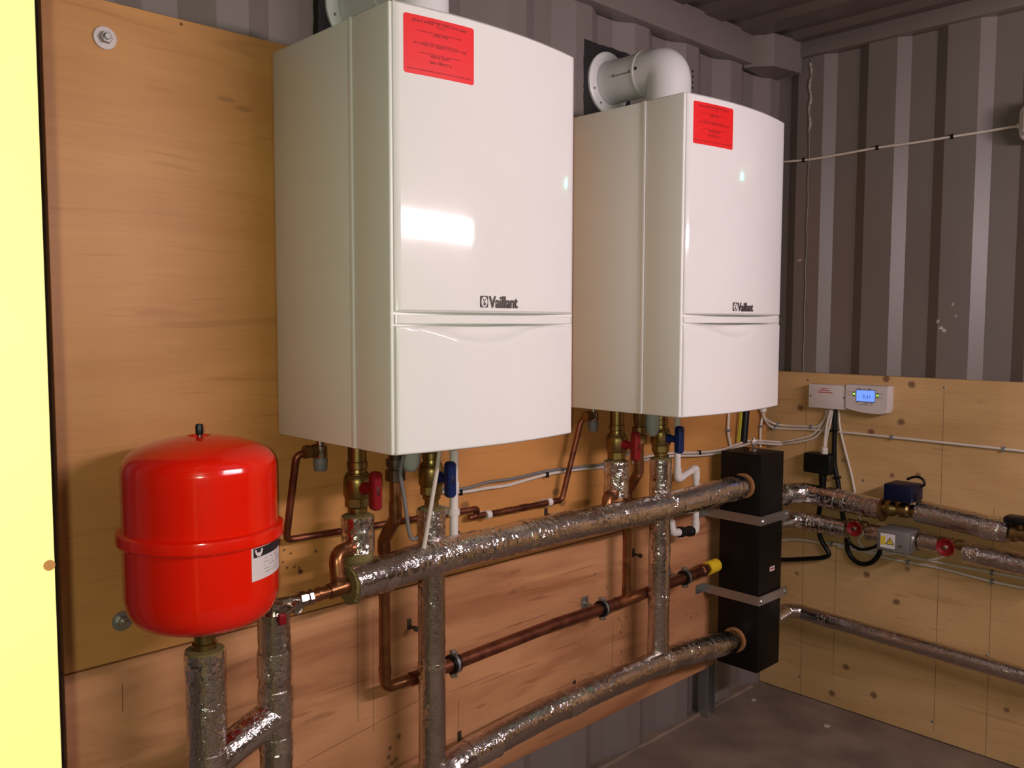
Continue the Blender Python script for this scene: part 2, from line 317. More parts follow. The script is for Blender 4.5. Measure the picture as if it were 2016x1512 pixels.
class MB:
    def __init__(self):
        self.v = []; self.f = []
    def add(self, vs, fs):
        n = len(self.v)
        self.v += [Vector(p) for p in vs]
        self.f += [tuple(i+n for i in q) for q in fs]
        return self
    def box(self, a, b, bevel=0.0, seg=2):
        x0, x1 = sorted((a[0], b[0])); y0, y1 = sorted((a[1], b[1])); z0, z1 = sorted((a[2], b[2]))
        bm = bmesh.new()
        bmesh.ops.create_cube(bm, size=1.0)
        for q in bm.verts:
            q.co = Vector(((x0+x1)/2+q.co.x*(x1-x0), (y0+y1)/2+q.co.y*(y1-y0), (z0+z1)/2+q.co.z*(z1-z0)))
        if bevel > 0:
            bmesh.ops.bevel(bm, geom=list(bm.edges), offset=bevel, segments=seg, profile=0.5, affect='EDGES')
        bm.verts.index_update()
        self.add([q.co.copy() for q in bm.verts], [[w.index for w in fc.verts] for fc in bm.faces])
        bm.free()
        return self
    def obox(self, c, ex, ey, ez, hx, hy, hz):
        """box with own axes: centre, three unit axes, half sizes"""
        c = Vector(c); vs = []
        for sx in (-1, 1):
            for sy in (-1, 1):
                for sz in (-1, 1):
                    vs.append(c+Vector(ex)*hx*sx+Vector(ey)*hy*sy+Vector(ez)*hz*sz)
        self.add(vs, [(0, 1, 3, 2), (4, 6, 7, 5), (0, 4, 5, 1), (2, 3, 7, 6), (0, 2, 6, 4), (1, 5, 7, 3)])
        return self
    def rings(self, rings, cap=True):
        n = len(rings[0]); base = len(self.v)
        for rg in rings: self.v += [Vector(p) for p in rg]
        for i in range(len(rings)-1):
            for j in range(n):
                a = base+i*n+j; b_ = base+i*n+(j+1) % n
                self.f.append((a, b_, b_+n, a+n))
        if cap:
            self.f.append(tuple(base+j for j in reversed(range(n))))
            self.f.append(tuple(base+(len(rings)-1)*n+j for j in range(n)))
        return self
    def tube(self, pts, r, n=14, cap=True, fn=None):
        pts = [Vector(p) for p in pts]
        rr = r if isinstance(r, (list, tuple)) else [r]*len(pts)
        rings = []; prev = None; L = 0.0
        for i, p in enumerate(pts):
            if i == 0: t = pts[1]-pts[0]
            elif i == len(pts)-1: t = pts[-1]-pts[-2]
            else: t = (pts[i+1]-pts[i]).normalized()+(pts[i]-pts[i-1]).normalized()
            t.normalize()
            if i: L += (p-pts[i-1]).length
            if prev is None:
                u = t.cross(Vector((0, 0, 1)))
                if u.length < 1e-3: u = t.cross(Vector((0, 1, 0)))
                u.normalize()
            else:
                u = (prev-t*prev.dot(t)).normalized()
            prev = u; w = t.cross(u)
            rings.append([p+(u*math.cos(2*PI*j/n)+w*math.sin(2*PI*j/n))*(rr[i]*(fn(L, 2*PI*j/n, p) if fn else 1.0)) for j in range(n)])
        return self.rings(rings, cap)
    def lathe(self, prof, o, ax=(0, 0, 1), n=24, rot=0.0):
        """prof: (radius, height along ax) from o"""
        ax = Vector(ax).normalized(); o = Vector(o)
        u = ax.cross(Vector((0, 0, 1)))
        if u.length < 1e-3: u = Vector((1, 0, 0))
        u.normalize(); w = ax.cross(u)
        return self.rings([[o+ax*h+(u*math.cos(2*PI*j/n+rot)+w*math.sin(2*PI*j/n+rot))*max(r, 1e-5) for j in range(n)] for r, h in prof], True)
    def prism(self, poly, ax, a, b):
        """poly: 2d outline in the plane across ax ('x': (y,z), 'y': (x,z), 'z': (x,y))"""
        f = {'x': lambda p, t: (t, p[0], p[1]), 'y': lambda p, t: (p[0], t, p[1]), 'z': lambda p, t: (p[0], p[1], t)}[ax]
        return self.rings([[f(p, a) for p in poly], [f(p, b) for p in poly]], True)
    def build(self, name, mat, parent=None, angle=38):
        me = bpy.data.meshes.new(name)
        if parent is None:
            xs = [p.x for p in self.v]; ys = [p.y for p in self.v]; zs = [p.z for p in self.v]
            loc = Vector(((min(xs)+max(xs))/2, (min(ys)+max(ys))/2, min(zs)))
        else:
            loc = WLOC[parent.name].copy()
        me.from_pydata([tuple(p-loc) for p in self.v], [], self.f)
        me.validate()
        bm = bmesh.new(); bm.from_mesh(me)
        bmesh.ops.recalc_face_normals(bm, faces=list(bm.faces))
        bm.to_mesh(me); bm.free()
        me.polygons.foreach_set('use_smooth', [True]*len(me.polygons))
        me.set_sharp_from_angle(angle=math.radians(angle))
        me.materials.append(mat)
        o = bpy.data.objects.new(name, me); COL.objects.link(o)
        if parent is None: o.location = loc
        else: o.parent = parent
        WLOC[o.name] = loc
        return o

def thing(name, label, cat, loc, group=None):
    o = bpy.data.objects.new(name, None); COL.objects.link(o)
    o.empty_display_size = 0.05; o.location = loc
    WLOC[o.name] = Vector(loc)
    return tag(o, label, cat, group)

def tag(o, label=None, cat=None, group=None, kind=None):
    if label: o['label'] = label
    if cat: o['category'] = cat
    if group: o['group'] = group
    if kind: o['kind'] = kind
    return o

def copy_tree(o, parent=None, shift=None):
    c = o.copy(); COL.objects.link(c)
    c.parent = parent
    if shift is not None: c.location = Vector(o.location)+Vector(shift)
    WLOC[c.name] = WLOC[o.name]+(Vector(shift) if shift is not None else (WLOC[parent.name]-WLOC[o.parent.name] if parent else Vector()))
    for ch in list(o.children): copy_tree(ch, c)
    return c

def fillet(pts, R, n=7):
    pts = [Vector(p) for p in pts]; out = [pts[0]]
    for i in range(1, len(pts)-1):
        a, b, c = pts[i-1], pts[i], pts[i+1]
        d1 = (a-b); d2 = (c-b)
        ang = d1.angle(d2)
        if ang > math.radians(176): out.append(b); continue
        t = min(R/math.tan(ang/2), d1.length*0.49, d2.length*0.49)
        p1 = b+d1.normalized()*t; p2 = b+d2.normalized()*t
        for k in range(n+1):
            s = k/n
            out.append(p1*(1-s)**2+b*2*s*(1-s)+p2*s*s)
    out.append(pts[-1])
    return out

def resample(pts, step):
    pts = [Vector(p) for p in pts]; out = [pts[0]]
    for i in range(len(pts)-1):
        d = (pts[i+1]-pts[i]).length; k = max(1, int(round(d/step)))
        for j in range(1, k+1): out.append(pts[i].lerp(pts[i+1], j/k))
    return out

def smooth_path(pts, step=0.02):
    """Catmull-Rom through the points"""
    P = [Vector(p) for p in pts]
    if len(P) < 3: return P
    P = [P[0]*2-P[1]]+P+[P[-1]*2-P[-2]]; out = []
    for i in range(1, len(P)-2):
        d = (P[i+1]-P[i]).length; k = max(2, int(d/step)+1)
        for j in range(k):
            t = j/k; a, b, c, e = P[i-1], P[i], P[i+1], P[i+2]
            out.append(0.5*((2*b)+(c-a)*t+(2*a-5*b+4*c-e)*t*t+(3*b-a-3*c+e)*t*t*t))
    out.append(P[-2])
    return out

FS = [0]
def foil_fn(amp=0.02):
    FS[0] += 13.7; s = FS[0]
    def fn(L, a, p):
        w = noise.noise(Vector((math.cos(a)*0.7, math.sin(a)*0.7, L*7+s)))*0.6
        return 1.0+amp*w
    return fn

def foil_tube(path, r, amp=0.040, step=0.0065, n=34):
    """hand wrapped foil: a tube of irregular small flat facets, crumpled in patches"""
    FS[0] += 13.7; s = FS[0]; rnd = random.Random(int(s*10))
    pts = resample(path, step); m = MB()
    m.tube(pts, r, n, True)
    ctr = pts; base = 0
    for i, c in enumerate(ctr):
        t = (pts[min(i+1, len(pts)-1)]-pts[max(i-1, 0)]).normalized()
        edge = i in (0, len(ctr)-1)
        for j in range(n):
            q = m.v[base+i*n+j]; d = q-c
            L = i*step
            mask = noise.noise(Vector((d.x*22, d.y*22, d.z*22))+Vector((s, L*11, 0)))
            k = min(1.0, max(0.14, 0.50+mask*1.9))
            low = noise.noise(Vector((d.x*14, d.y*14, d.z*14))+Vector((L*9, s, 0)))
            sh = 1+amp*(low*0.9+(rnd.random()*2-1)*0.85*k)
            q2 = c+d*sh
            if not edge: q2 += t*((rnd.random()*2-1)*0.33*step)
            tang = t.cross(d).normalized()
            q2 += tang*((rnd.random()*2-1)*0.30*(2*PI*r/n))
            m.v[base+i*n+j] = q2
    return m

def foil_sleeve(name, path, r, parent, mat=None, amp=0.042, n=34, step=0.0065):
    return foil_tube(path, r, amp, step, n).build(name, mat or M_FOIL, parent, 2)

def tape_band(path_pt, d, r, w, parent):
    d = Vector(d).normalized(); p = Vector(path_pt)
    return foil_tube([p-d*w/2, p+d*w/2], r, 0.055, 0.005, 30).build('foil_tape', M_TAPE, parent, 2)

def text_geo(body, size=1.0, bold=0.0):
    cu = bpy.data.curves.new('t', 'FONT'); cu.body = body; cu.offset = bold; cu.size = size; cu.resolution_u = 3
    ob = bpy.data.objects.new('t', cu); COL.objects.link(ob)
    dg = bpy.context.evaluated_depsgraph_get()
    me = bpy.data.meshes.new_from_object(ob.evaluated_get(dg))
    vs = [v.co.copy() for v in me.vertices]; fs = [tuple(p.vertices) for p in me.polygons]
    bpy.data.objects.remove(ob, do_unlink=True); bpy.data.curves.remove(cu); bpy.data.meshes.remove(me)
    return vs, fs

# ------------------------------------------------------------------ the setting
def corrugated(name, mat, s0, s1, start, prof, z0, z1, place, back):
    """prof: list of (ds, depth) over one period; place(s, depth, z) -> point; extruded between z0 and z1"""
    period = prof[-1][0]
    pts = []; k = math.floor((s0-start)/period)-1
    while True:
        b0 = start+k*period
        if b0 > s1+period: break
        for ds, dp in prof[:-1]: pts.append((b0+ds, dp))
        k += 1
    pts = [p for p in pts if s0 <= p[0] <= s1]
    pts = [(s0, pts[0][1])]+pts+[(s1, pts[-1][1])]
    m = MB(); n = len(pts)
    vs = [place(s, d, z0) for s, d in pts]+[place(s, d, z1) for s, d in pts]+[place(s, back, z0) for s, d in pts]+[place(s, back, z1) for s, d in pts]
    fs = []
    for i in range(n-1):
        fs += [(i, i+1, n+i+1, n+i), (2*n+i, 3*n+i, 3*n+i+1, 2*n+i+1), (i, 2*n+i, 2*n+i+1, i+1), (n+i, n+i+1, 3*n+i+1, 3*n+i)]
    fs += [(0, n, 3*n, 2*n), (n-1, 3*n-1, 4*n-1, 2*n-1)]
    o = m.add(vs, fs).build(name, mat, None, 20)
    return tag(o, kind='structure')

tag(MB().box((-3.3, -2.5, -0.12), (2.3, 0.2, 0.0)).build('floor', M_FLOOR), kind='structure')
SIDE = [(0, 0.0), (0.065, 0.036), (0.135, 0.036), (0.2, 0.0), (0.27, 0.0)]
corrugated('wall_left', M_STEEL, -3.2, 2.2, 1.317, SIDE, 0.0, 2.45, lambda s, d, z: (s, 0.030+d, z), 0.14)
corrugated('wall_right', M_STEEL, -3.2, 2.2, 0.1, SIDE, 0.0, 2.45, lambda s, d, z: (s, -2.300-d, z), 0.14)
ENDP = [(0, 0.0), (0.098, 0.0), (0.136, 0.026), (0.218, 0.026), (0.26, 0.0)]
corrugated('wall_end', M_STEEL_END, -0.1, 2.4, 0.061, ENDP, 0.0, 2.45, lambda s, d, z: (2.095+d, -s, z), 0.14)
tag(MB().box((-3.3, -2.45, 0), (-3.2, 0.15, 2.45)).build('wall_back', M_STEEL), kind='structure')
ROOF = [(0, 0.0), (0.10, 0.0), (0.125, 0.022), (0.20, 0.022), (0.225, 0.0)]
corrugated('ceiling', M_ROOF, -3.2, 2.2, 1.80, ROOF, -2.45, 0.15, lambda s, d, y: (s, y, 2.420+d), 0.10)
tag(MB().box((-3.2, -0.002, 2.322), (2.13, 0.06, 2.43), 0.004).build('trim_1', M_STEEL), kind='structure')
tag(MB().box((2.070, -2.4, 2.368), (2.13, 0.06, 2.43), 0.004).build('trim_2', M_STEEL_END), kind='structure')
tag(MB().prism([(1.868, 0.03), (1.882, -0.012), (1.922, -0.058), (2.020, -0.074), (2.08, -0.080), (2.10, 0.05)], 'z', 2.312, 2.425).build('trim_3', M_STEEL_END), kind='structure')
tag(MB().box((-3.2, -2.30, 2.305), (2.13, -2.36, 2.43)).build('trim_4', M_STEEL), kind='structure')
# weld bead running down the end wall
wb = [(2.0935, -0.110+0.0015*math.sin(z*40), z) for z in [1.22+0.02*i for i in range(58)]]
tag(MB().tube(wb, [0.0022+0.0012*abs(math.sin(i*1.7)) for i in range(len(wb))], 6).build('trim_5', M_STEEL_END), kind='structure')
wb = [(2.094, -0.108+0.003*math.sin(z*70), z) for z in [2.10+0.008*i for i in range(32)]]
tag(MB().tube(wb, [0.003+0.004*abs(math.sin(i*1.3)*math.sin(i*0.37)) for i in range(len(wb))], 7).build('trim_6', simple('pale_sealant', (0.30, 0.27, 0.24, 1), 0.7)), kind='structure')
# grout lip where the side wall meets the floor
lip = [(x, 0.028+0.006*noise.noise(Vector((x*9, 0, 0))), 0.0) for x in [0.6+0.03*i for i in range(48)]]
tag(MB().tube(lip, [0.008+0.010*abs(noise.noise(Vector((i*0.31, 3, 1)))) for i in range(len(lip))], 6).build('trim_7', M_FLOOR), kind='structure')
for z in (2.185, 2.203, 2.221, 2.239):
    MB().lathe([(0.0042, 0), (0.0042, 0.001), (0.0001, 0.001)], (1.555, 0.0301, z), (0, -1, 0), 10).build('vent_hole', M_INK, bpy.data.objects['wall_left'])
# steel channel post fixed below the plywood
cp = thing('channel_post', 'short grey galvanised channel standing on the floor under the plywood', 'channel', (1.68, 0.0, 0.0))
MB().box((1.655, 0.026, 0.0), (1.705, 0.030, 0.30)).build('web', M_ZINC, cp)
MB().box((1.655, -0.008, 0.0), (1.659, 0.026, 0.30)).build('flange', M_ZINC, cp)
MB().box((1.701, -0.008, 0.0), (1.705, 0.026, 0.30)).build('flange', M_ZINC, cp)
# debris on the floor
for (x, y, s, lab) in ((1.905, -0.045, 0.010, 'small grey crumb of mortar on the floor near the room corner'),
                       (1.905, -0.33, 0.012, 'pale chip of wood lying loose on the open floor')):
    vs = []
    m = MB(); m.lathe([(0.0001, 0), (s, s*0.1), (s*0.8, s*0.5), (0.0001, s*0.6)], (x, y, 0.0), n=7)
    for q in m.v: q += Vector((noise.noise(q*300), noise.noise(q*310+Vector((5, 0, 0))), 0))*s*0.4
    for q in m.v: q.z = max(q.z, 0)
    tag(m.build('rubble_chip', simple('pale_rubble', (0.42, 0.36, 0.30, 1), 0.8)), lab, 'rubble')

# ------------------------------------------------------------------ plywood boards
b1 = thing('plywood_board', 'tall reddish plywood board behind both boilers, upper of the two', 'plywood', (0.8, 0.009, 0.757))
MB().box((-0.437, 0.0, 0.757), (2.035, 0.018, 1.986), 0.0012, 1).build('sheet', M_PLY_UP, b1)
b2 = thing('plywood_board', 'low reddish plywood board on the boiler wall under the seam', 'plywood', (0.8, 0.009, 0.178))
MB().box((-0.437, 0.0, 0.178), (2.035, 0.018, 0.7535), 0.0012, 1).build('sheet', M_PLY_LOW, b2)
b3 = thing('plywood_board', 'tan knotty plywood board along the end wall below the ribbed steel', 'plywood', (2.083, -1.0, 0.0))
MB().box((2.074, 0.029, 0.003), (2.0925, -2.28, 1.2225), 0.0012, 1).build('sheet', M_PLY_END, b3)
def pencil(board, pts):
    a, b = Vector(pts[0]), Vector(pts[1])
    d = (b-a); l = d.length; d.normalize()
    nrm = Vector((0, -1, 0)) if abs(a.y) < 1e-3 else Vector((-1, 0, 0))
    MB().obox((a+b)/2+nrm*0.0001, d, nrm.cross(d), nrm, l/2, 0.0005, 0.0003).build('pencil_line', M_PENCIL, board)
for pts in ([(2.074, -0.136, 1.153), (2.074, -0.144, -0.002)], [(2.074, -0.267, 0.622), (2.074, -0.269, 0.115)], [(2.074, -0.618, 1.182), (2.074, -0.626, 0.030)], [(2.074, -0.782, 0.819), (2.074, -0.788, -0.015)]):
    pencil(b3, pts)
for pts in ([(0.198, 0.000, 0.744), (0.197, 0.000, 0.462)], [(0.242, 0.000, 0.722), (0.240, 0.000, 0.423)], [(-0.335, 0.000, 0.711), (-0.336, 0.000, 0.656)], [(0.054, 0.000, 0.414), (0.373, 0.000, 0.457)],
            [(0.508, 0.000, 0.415), (0.507, 0.000, 0.333)], [(1.134, 0.000, 0.482), (1.134, 0.000, 0.336)], [(0.686, 0.000, 0.295), (1.302, 0.000, 0.306)], [(0.685, 0.000, 0.569), (0.842, -0.000, 0.570)]):
    pencil(b2, pts)
for pts in ([(0.510, 0.000, 0.843), (0.823, 0.000, 0.854)], [(0.509, 0.000, 0.794), (0.509, 0.000, 0.840)]):
    pencil(b1, pts)

def screw(pt, nrm, r, parent):
    m = MB(); p = Vector(pt)
    m.lathe([(r, 0.0), (r, 0.001), (r*0.6, 0.0022), (0.0001, 0.0022)], p, nrm, 10)
    m.build('screw', M_ZINC if r > 0.0035 else M_BRASSD, parent)
for pt in [(2.074, -0.141, 1.195), (2.074, -0.618, 1.194), (2.074, -0.140, 0.072), (2.074, -0.621, 0.063), (2.074, -0.359, 0.850), (2.074, -0.781, 0.338)]:
    screw(pt, (-1, 0, 0), 0.0045, b3)
for pt in [(-0.189, 0.000, 1.976), (0.959, 0.000, 0.341)]:
    screw(pt, (0, -1, 0), 0.003, b1 if pt[2] > 0.755 else b2)

# ------------------------------------------------------------------ timber post in the foreground
post = thing('timber_post', 'pale yellow timber post at the left edge, closest to the viewer', 'post', (-0.78, -0.96, 0.0))
MB().box((-0.840, -1.000, 0.0), (-0.7215, -0.90, 2.40), 0.003).build('stud', M_POST, post)
MB().lathe([(0.004, 0), (0.004, 0.0006), (0.0001, 0.0006)], [(-0.726, -1.000, 1.226)][0], (0, -1, 0), 12).build('knot', M_KNOTW, post)

# ------------------------------------------------------------------ boilers
def front_y(x):
    return -0.422-0.026*(1-((x-0.24)/0.24)**2)
BZ = 1.163

def front_panel(m, x0, x1, z0, z1, off=0.0, zfun=None, nx=40, nz=1, yb=-0.405, ch=0.003):
    """panel with curved front; zfun(x,z) gives extra recess"""
    xs = [x0+(x1-x0)*i/nx for i in range(nx+1)]; zs = [z0+(z1-z0)*j/nz for j in range(nz+1)]
    def yy(x, z): return front_y(x)-off+(zfun(x, z) if zfun else 0)
    base = len(m.v)
    for j, z in enumerate(zs):
        for i, x in enumerate(xs):
            xx = min(max(x, x0+ch), x1-ch); zz = min(max(z, z0+ch), z1-ch)
            m.v.append(Vector((xx, yy(x, z), zz)))
    W = nx+1
    for j in range(nz):
        for i in range(nx):
            a = base+j*W+i; m.f.append((a, a+1, a+W+1, a+W))
    # edge chamfer + sides
    loop = [(0, i) for i in range(nx+1)]+[(j, nx) for j in range(1, nz+1)]+[(nz, i) for i in range(nx-1, -1, -1)]+[(j, 0) for j in range(nz-1, 0, -1)]
    fr = [base+j*W+i for j, i in loop]
    mid = []; bk = []
    for j, i in loop:
        x, z = xs[i], zs[j]
        mid.append(len(m.v)); m.v.append(Vector((x, yy(x, z)+ch, z)))
    for j, i in loop:
        x, z = xs[i], zs[j]
        bk.append(len(m.v)); m.v.append(Vector((x, yb, z)))
    n = len(loop)
    for k in range(n):
        k2 = (k+1) % n
        m.f.append((fr[k], mid[k], mid[k2], fr[k2])); m.f.append((mid[k], bk[k], bk[k2], mid[k2]))
    m.f.append(tuple(bk))
    return m

def smile(x, z):
    c = 0.205; hw = 0.185
    if abs(x-c) >= hw: return 0.0
    bump = 0.5+0.5*math.cos(PI*(x-c)/hw)
    zb = 0.2340-0.034*bump
    if z <= zb: return 0.0
    t = (z-zb)/0.033
    return 0.026*min(t, 1.0)**0.8

def shift(m, d):
    d = Vector(d)
    m.v = [p+d for p in m.v]
    return m

def on_front(vs, x, z, sx, sz, off):
    """flat art (u right, v up) laid on the curved front panel"""
    return [Vector((x+p[0]*sx, front_y(x+p[0]*sx)-off, z+p[1]*sz)) for p in vs]

def front_patch(m, x0, x1, z0, z1, off, th, corner=0.0, nx=12):
    """thin sheet with rounded corners following the front"""
    out = []
    k = 5
    for (cx, cz, a0) in ((x1-corner, z1-corner, 0), (x0+corner, z1-corner, PI/2), (x0+corner, z0+corner, PI), (x1-corner, z0+corner, 1.5*PI)):
        for i in range(k+1):
            a = a0+PI/2*i/k; out.append((cx+corner*math.cos(a), cz+corner*math.sin(a)))
    xs = sorted(set([round(p[0], 6) for p in out]+[x0+(x1-x0)*i/nx for i in range(nx+1)]))
    def zr(x):
        e = 0.0
        if x < x0+corner: e = corner-math.sqrt(max(0, corner**2-(x0+corner-x)**2))
        if x > x1-corner: e = corner-math.sqrt(max(0, corner**2-(x-x1+corner)**2))
        return z0+e, z1-e
    rings = []
    for x in xs:
        lo, hi = zr(x)
        rings.append([(x, front_y(x)-off-th, lo), (x, front_y(x)-off-th, hi), (x, front_y(x)-off, hi), (x, front_y(x)-off, lo)])
    return m.rings(rings, True)

def make_boiler(x0):
    org = Vector((x0, 0.0, BZ))
    t = thing('wall_boiler', 'x', 'boiler', org)
    def put(m, name, mat, parent=t, ang=38): return shift(m, org).build(name, mat, parent, ang)
    put(MB().box((0.001, -0.003, 0.0), (0.479, -0.294, 0.799), 0.003), 'casing', M_WHITE_SIDE)
    for s in (0, 1):
        x = 0.0 if s == 0 else 0.48
        put(MB().box((x-0.003, -0.2905, 0.001), (x+0.003, -0.3005, 0.799), 0.0015), 'side_trim', M_WHITE)
    put(MB().box((0.0, -0.300, 0.0), (0.48, -0.4165, 0.800), 0.004, 3), 'cover_frame', M_WHITE_SIDE)
    put(front_panel(MB(), 0.0065, 0.4735, 0.2590, 0.7995, ch=0.004), 'front_panel', M_WHITE)
    put(front_panel(MB(), 0.0072, 0.4728, 0.2375, 0.2540, off=-0.002, ch=0.0015), 'trim_band', M_WHITE)
    put(front_panel(MB(), 0.0065, 0.4735, 0.0005, 0.2340, zfun=smile, nx=64, nz=48, ch=0.003), 'control_flap', M_WHITE, t, 60)
    # logo: emblem and lettering, raised on the panel
    ex0, ex1, ez0, ez1 = 0.1855, 0.2045, 0.2690, 0.2912
    em = put(front_patch(MB(), ex0, ex1, ez0, ez1, 0.0002, 0.0012, 0.002), 'logo_emblem', M_LOGO)
    m = MB()
    ell = [(math.cos(a)*0.0074, math.sin(a)*0.0098) for a in [2*PI*i/24 for i in range(24)]]
    vs = on_front(ell, 0.195, 0.2795, 1, 1, 0.0018); m.add(vs, [tuple(range(24))])
    oval = put(m, 'emblem_oval', M_WHITE, em)
    m = MB()
    for poly in ([(-.0012, .0005), (.0012, .0005), (.0035, .0065), (.0022, .0072)], [(-.0040, .004), (-.0026, .0072), (-.0002, .0012), (-.0018, .0002)],
                 [(-.0035, -.0065), (.0035, -.0065), (.0028, -.001), (-.0022, -.0005)]):
        vs = on_front(poly, 0.195, 0.2795, 1, 1, 0.0021); m.add(vs, [tuple(range(len(poly)))])
    put(m, 'emblem_figure', M_LOGO, em)
    vs, fs = text_geo('Vaillant', 1.0, 0.022)
    w = max(p.x for p in vs)-min(p.x for p in vs); hgt = max(p.y for p in vs); mn = min(p.x for p in vs)
    m = MB()
    sx = 0.0765/w; sz = 0.0222/hgt
    for dx in (-0.0006, -0.0003, 0.0, 0.0003, 0.0006):      # heavy condensed strokes
        m.add(on_front([Vector((p.x-mn, p.y, 0)) for p in vs], 0.2072+dx, 0.2690, sx, sz, 0.0012+dx*0.1), fs)
    put(m, 'logo_lettering', M_LOGO)
    # red warning sticker with print
    lx0, lx1, lz0, lz1 = 0.0235, 0.1705, 0.679, 0.7815
    lb = put(front_patch(MB(), lx0, lx1, lz0, lz1, 0.0002, 0.0004, 0.005), 'warning_label', M_REDLABEL)
    lb['label'] = 'red rectangular sticker with rows of small dark print'
    rows = [(0.93, 0.34, 0.0017, 0), (0.885, 0.78, 0.0042, 1), (0.845, 0.12, 0.002, 0), (0.735, 0.64, 0.0017, 0), (0.69, 0.20, 0.0042, 1),
            (0.555, 0.48, 0.0017, 0), (0.505, 0.74, 0.0042, 1), (0.37, 0.58, 0.0017, 0), (0.32, 0.27, 0.0042, 1), (0.265, 0.04, 0.002, 0), (0.22, 0.30, 0.0042, 1), (0.075, 0.92, 0.0022, 0)]
    rnd = random.Random(3)
    m = MB(); cxl = (lx0+lx1)/2
    for fr, wd, hh, bold in rows:
        x = cxl-wd*(lx1-lx0)/2; xe = cxl+wd*(lx1-lx0)/2; z = lz0+fr*(lz1-lz0)
        while x < xe-0.001:
            nch = rnd.randint(3, 8)
            for k in range(nch):
                if x > xe: break
                cw = hh*0.55
                kind = rnd.randint(0, 3)
                strokes = {0: [(0, 0, .25, 1), (0, .75, 1, 1)], 1: [(0, 0, .28, 1), (.7, 0, 1, 1), (0, .4, 1, .6)], 2: [(0, 0, 1, .25), (0, 0, .28, 1), (0, .75, 1, 1)], 3: [(.36, 0, .66, 1), (0, .75, 1, 1)]}[kind]
                for a, b_, c, d in strokes:
                    vs = on_front([(a*cw, b_*hh), (c*cw, b_*hh), (c*cw, d*hh), (a*cw, d*hh)], x, z, 1, 1, 0.0008)
                    m.add(vs, [(0, 1, 2, 3)])
                x += cw*1.35
            x += hh*0.6
    put(m, 'label_print', M_PRINT, lb)
    return t

boiler1 = make_boiler(0.0)
boiler1['label'] = 'large white wall boiler nearest the viewer, above the red vessel'
boiler1['group'] = 'wall boilers'
boiler2 = copy_tree(boiler1, None, (0.879, 0.0, 0.003))
boiler2['label'] = 'white wall boiler further back, nearer the ribbed end wall'

# ------------------------------------------------------------------ flues
def make_flue(x0, dz, label):
    X = x0+0.24; Y = -0.192; zt = BZ+0.800+dz; zc = 2.112+dz
    t = thing('flue_pipe', label, 'flue', (X, Y, zt), 'boiler flues')
    pts = fillet([(X, Y, zt-0.002), (X, Y, zc), (X, Y+0.085, zc)], 0.078, 16)
    MB().tube(pts, 0.0628, 40).build('elbow', M_FLUE, t, 50)
    MB().tube([(X, Y+0.080, zc), (X, 0.045, zc)], 0.0615, 40).build('duct', M_FLUE, t)
    MB().lathe([(0.0650, 0), (0.0650, 0.006), (0.0625, 0.008)], (X, Y+0.078, zc), (0, 1, 0), 40).build('joint_rim', M_FLUE, t)
    MB().lathe([(0.0640, 0), (0.0640, 0.012), (0.062, 0.012)], (X, Y+0.0, zt-0.001), (0, 0, 1), 40).build('base_ring', M_FLUE, t)
    c = MB().lathe([(0.060, -0.001), (0.064, -0.008), (0.084, -0.008), (0.091, -0.003), (0.091, 0.004), (0.060, 0.004)], (X, 0.026, zc), (0, 1, 0), 48).build('wall_collar', M_FLUE, t)
    for a in (200, 235, 330):
        ca, sa = math.cos(math.radians(a)), math.sin(math.radians(a))
        MB().lathe([(0.0035, 0), (0.0030, 0.002), (0.0001, 0.0022)], (X+ca*0.078, 0.0180, zc+sa*0.078), (0, -1, 0), 10).build('collar_screw', M_CHROME, c)
    # fixing strap and screws along the duct
    cl = MB().tube([(X-0.0630, Y+0.092, zc-0.004), (X-0.0630, Y+0.140, zc-0.004)], 0.0016, 8).build('clip_bar', M_ZINC, t)
    for (yy, zz, r) in ((Y+0.148, zc-0.003, 0.004), (Y+0.090, zc-0.002, 0.005)):
        MB().lathe([(r, 0), (r*0.9, 0.003), (0.0001, 0.0032)], (X-0.0612, yy, zz), (-1, 0, 0), 10).build('clip_screw', M_CHROME, cl)
    MB().lathe([(0.0045, 0), (0.0045, 0.0015), (0.0001, 0.0016)], (X-0.0625, Y+0.068, zc+0.002), (-1, 0, 0), 12).build('test_port', M_INK, t)
    # black mastic pad behind the collar, ragged outline
    out = []
    for i in range(56):
        a = 2*PI*i/56; s = 0.108/max(abs(math.cos(a)), abs(math.sin(a)))
        s = min(s, 0.150)*(1+0.05*noise.noise(Vector((i*0.9, x0*7, 2))))
        out.append((X+s*math.cos(a), zc+s*math.sin(a)))
    MB().prism(out, 'y', 0.029, 0.052).build('sealing_pad', M_MASTIC, t)
    return t
make_flue(0.0, 0.0, 'white elbow flue on the nearer boiler, cut off by the picture top')
make_flue(0.879, 0.003, 'white elbow flue on the farther boiler, fully in view with round wall collar')

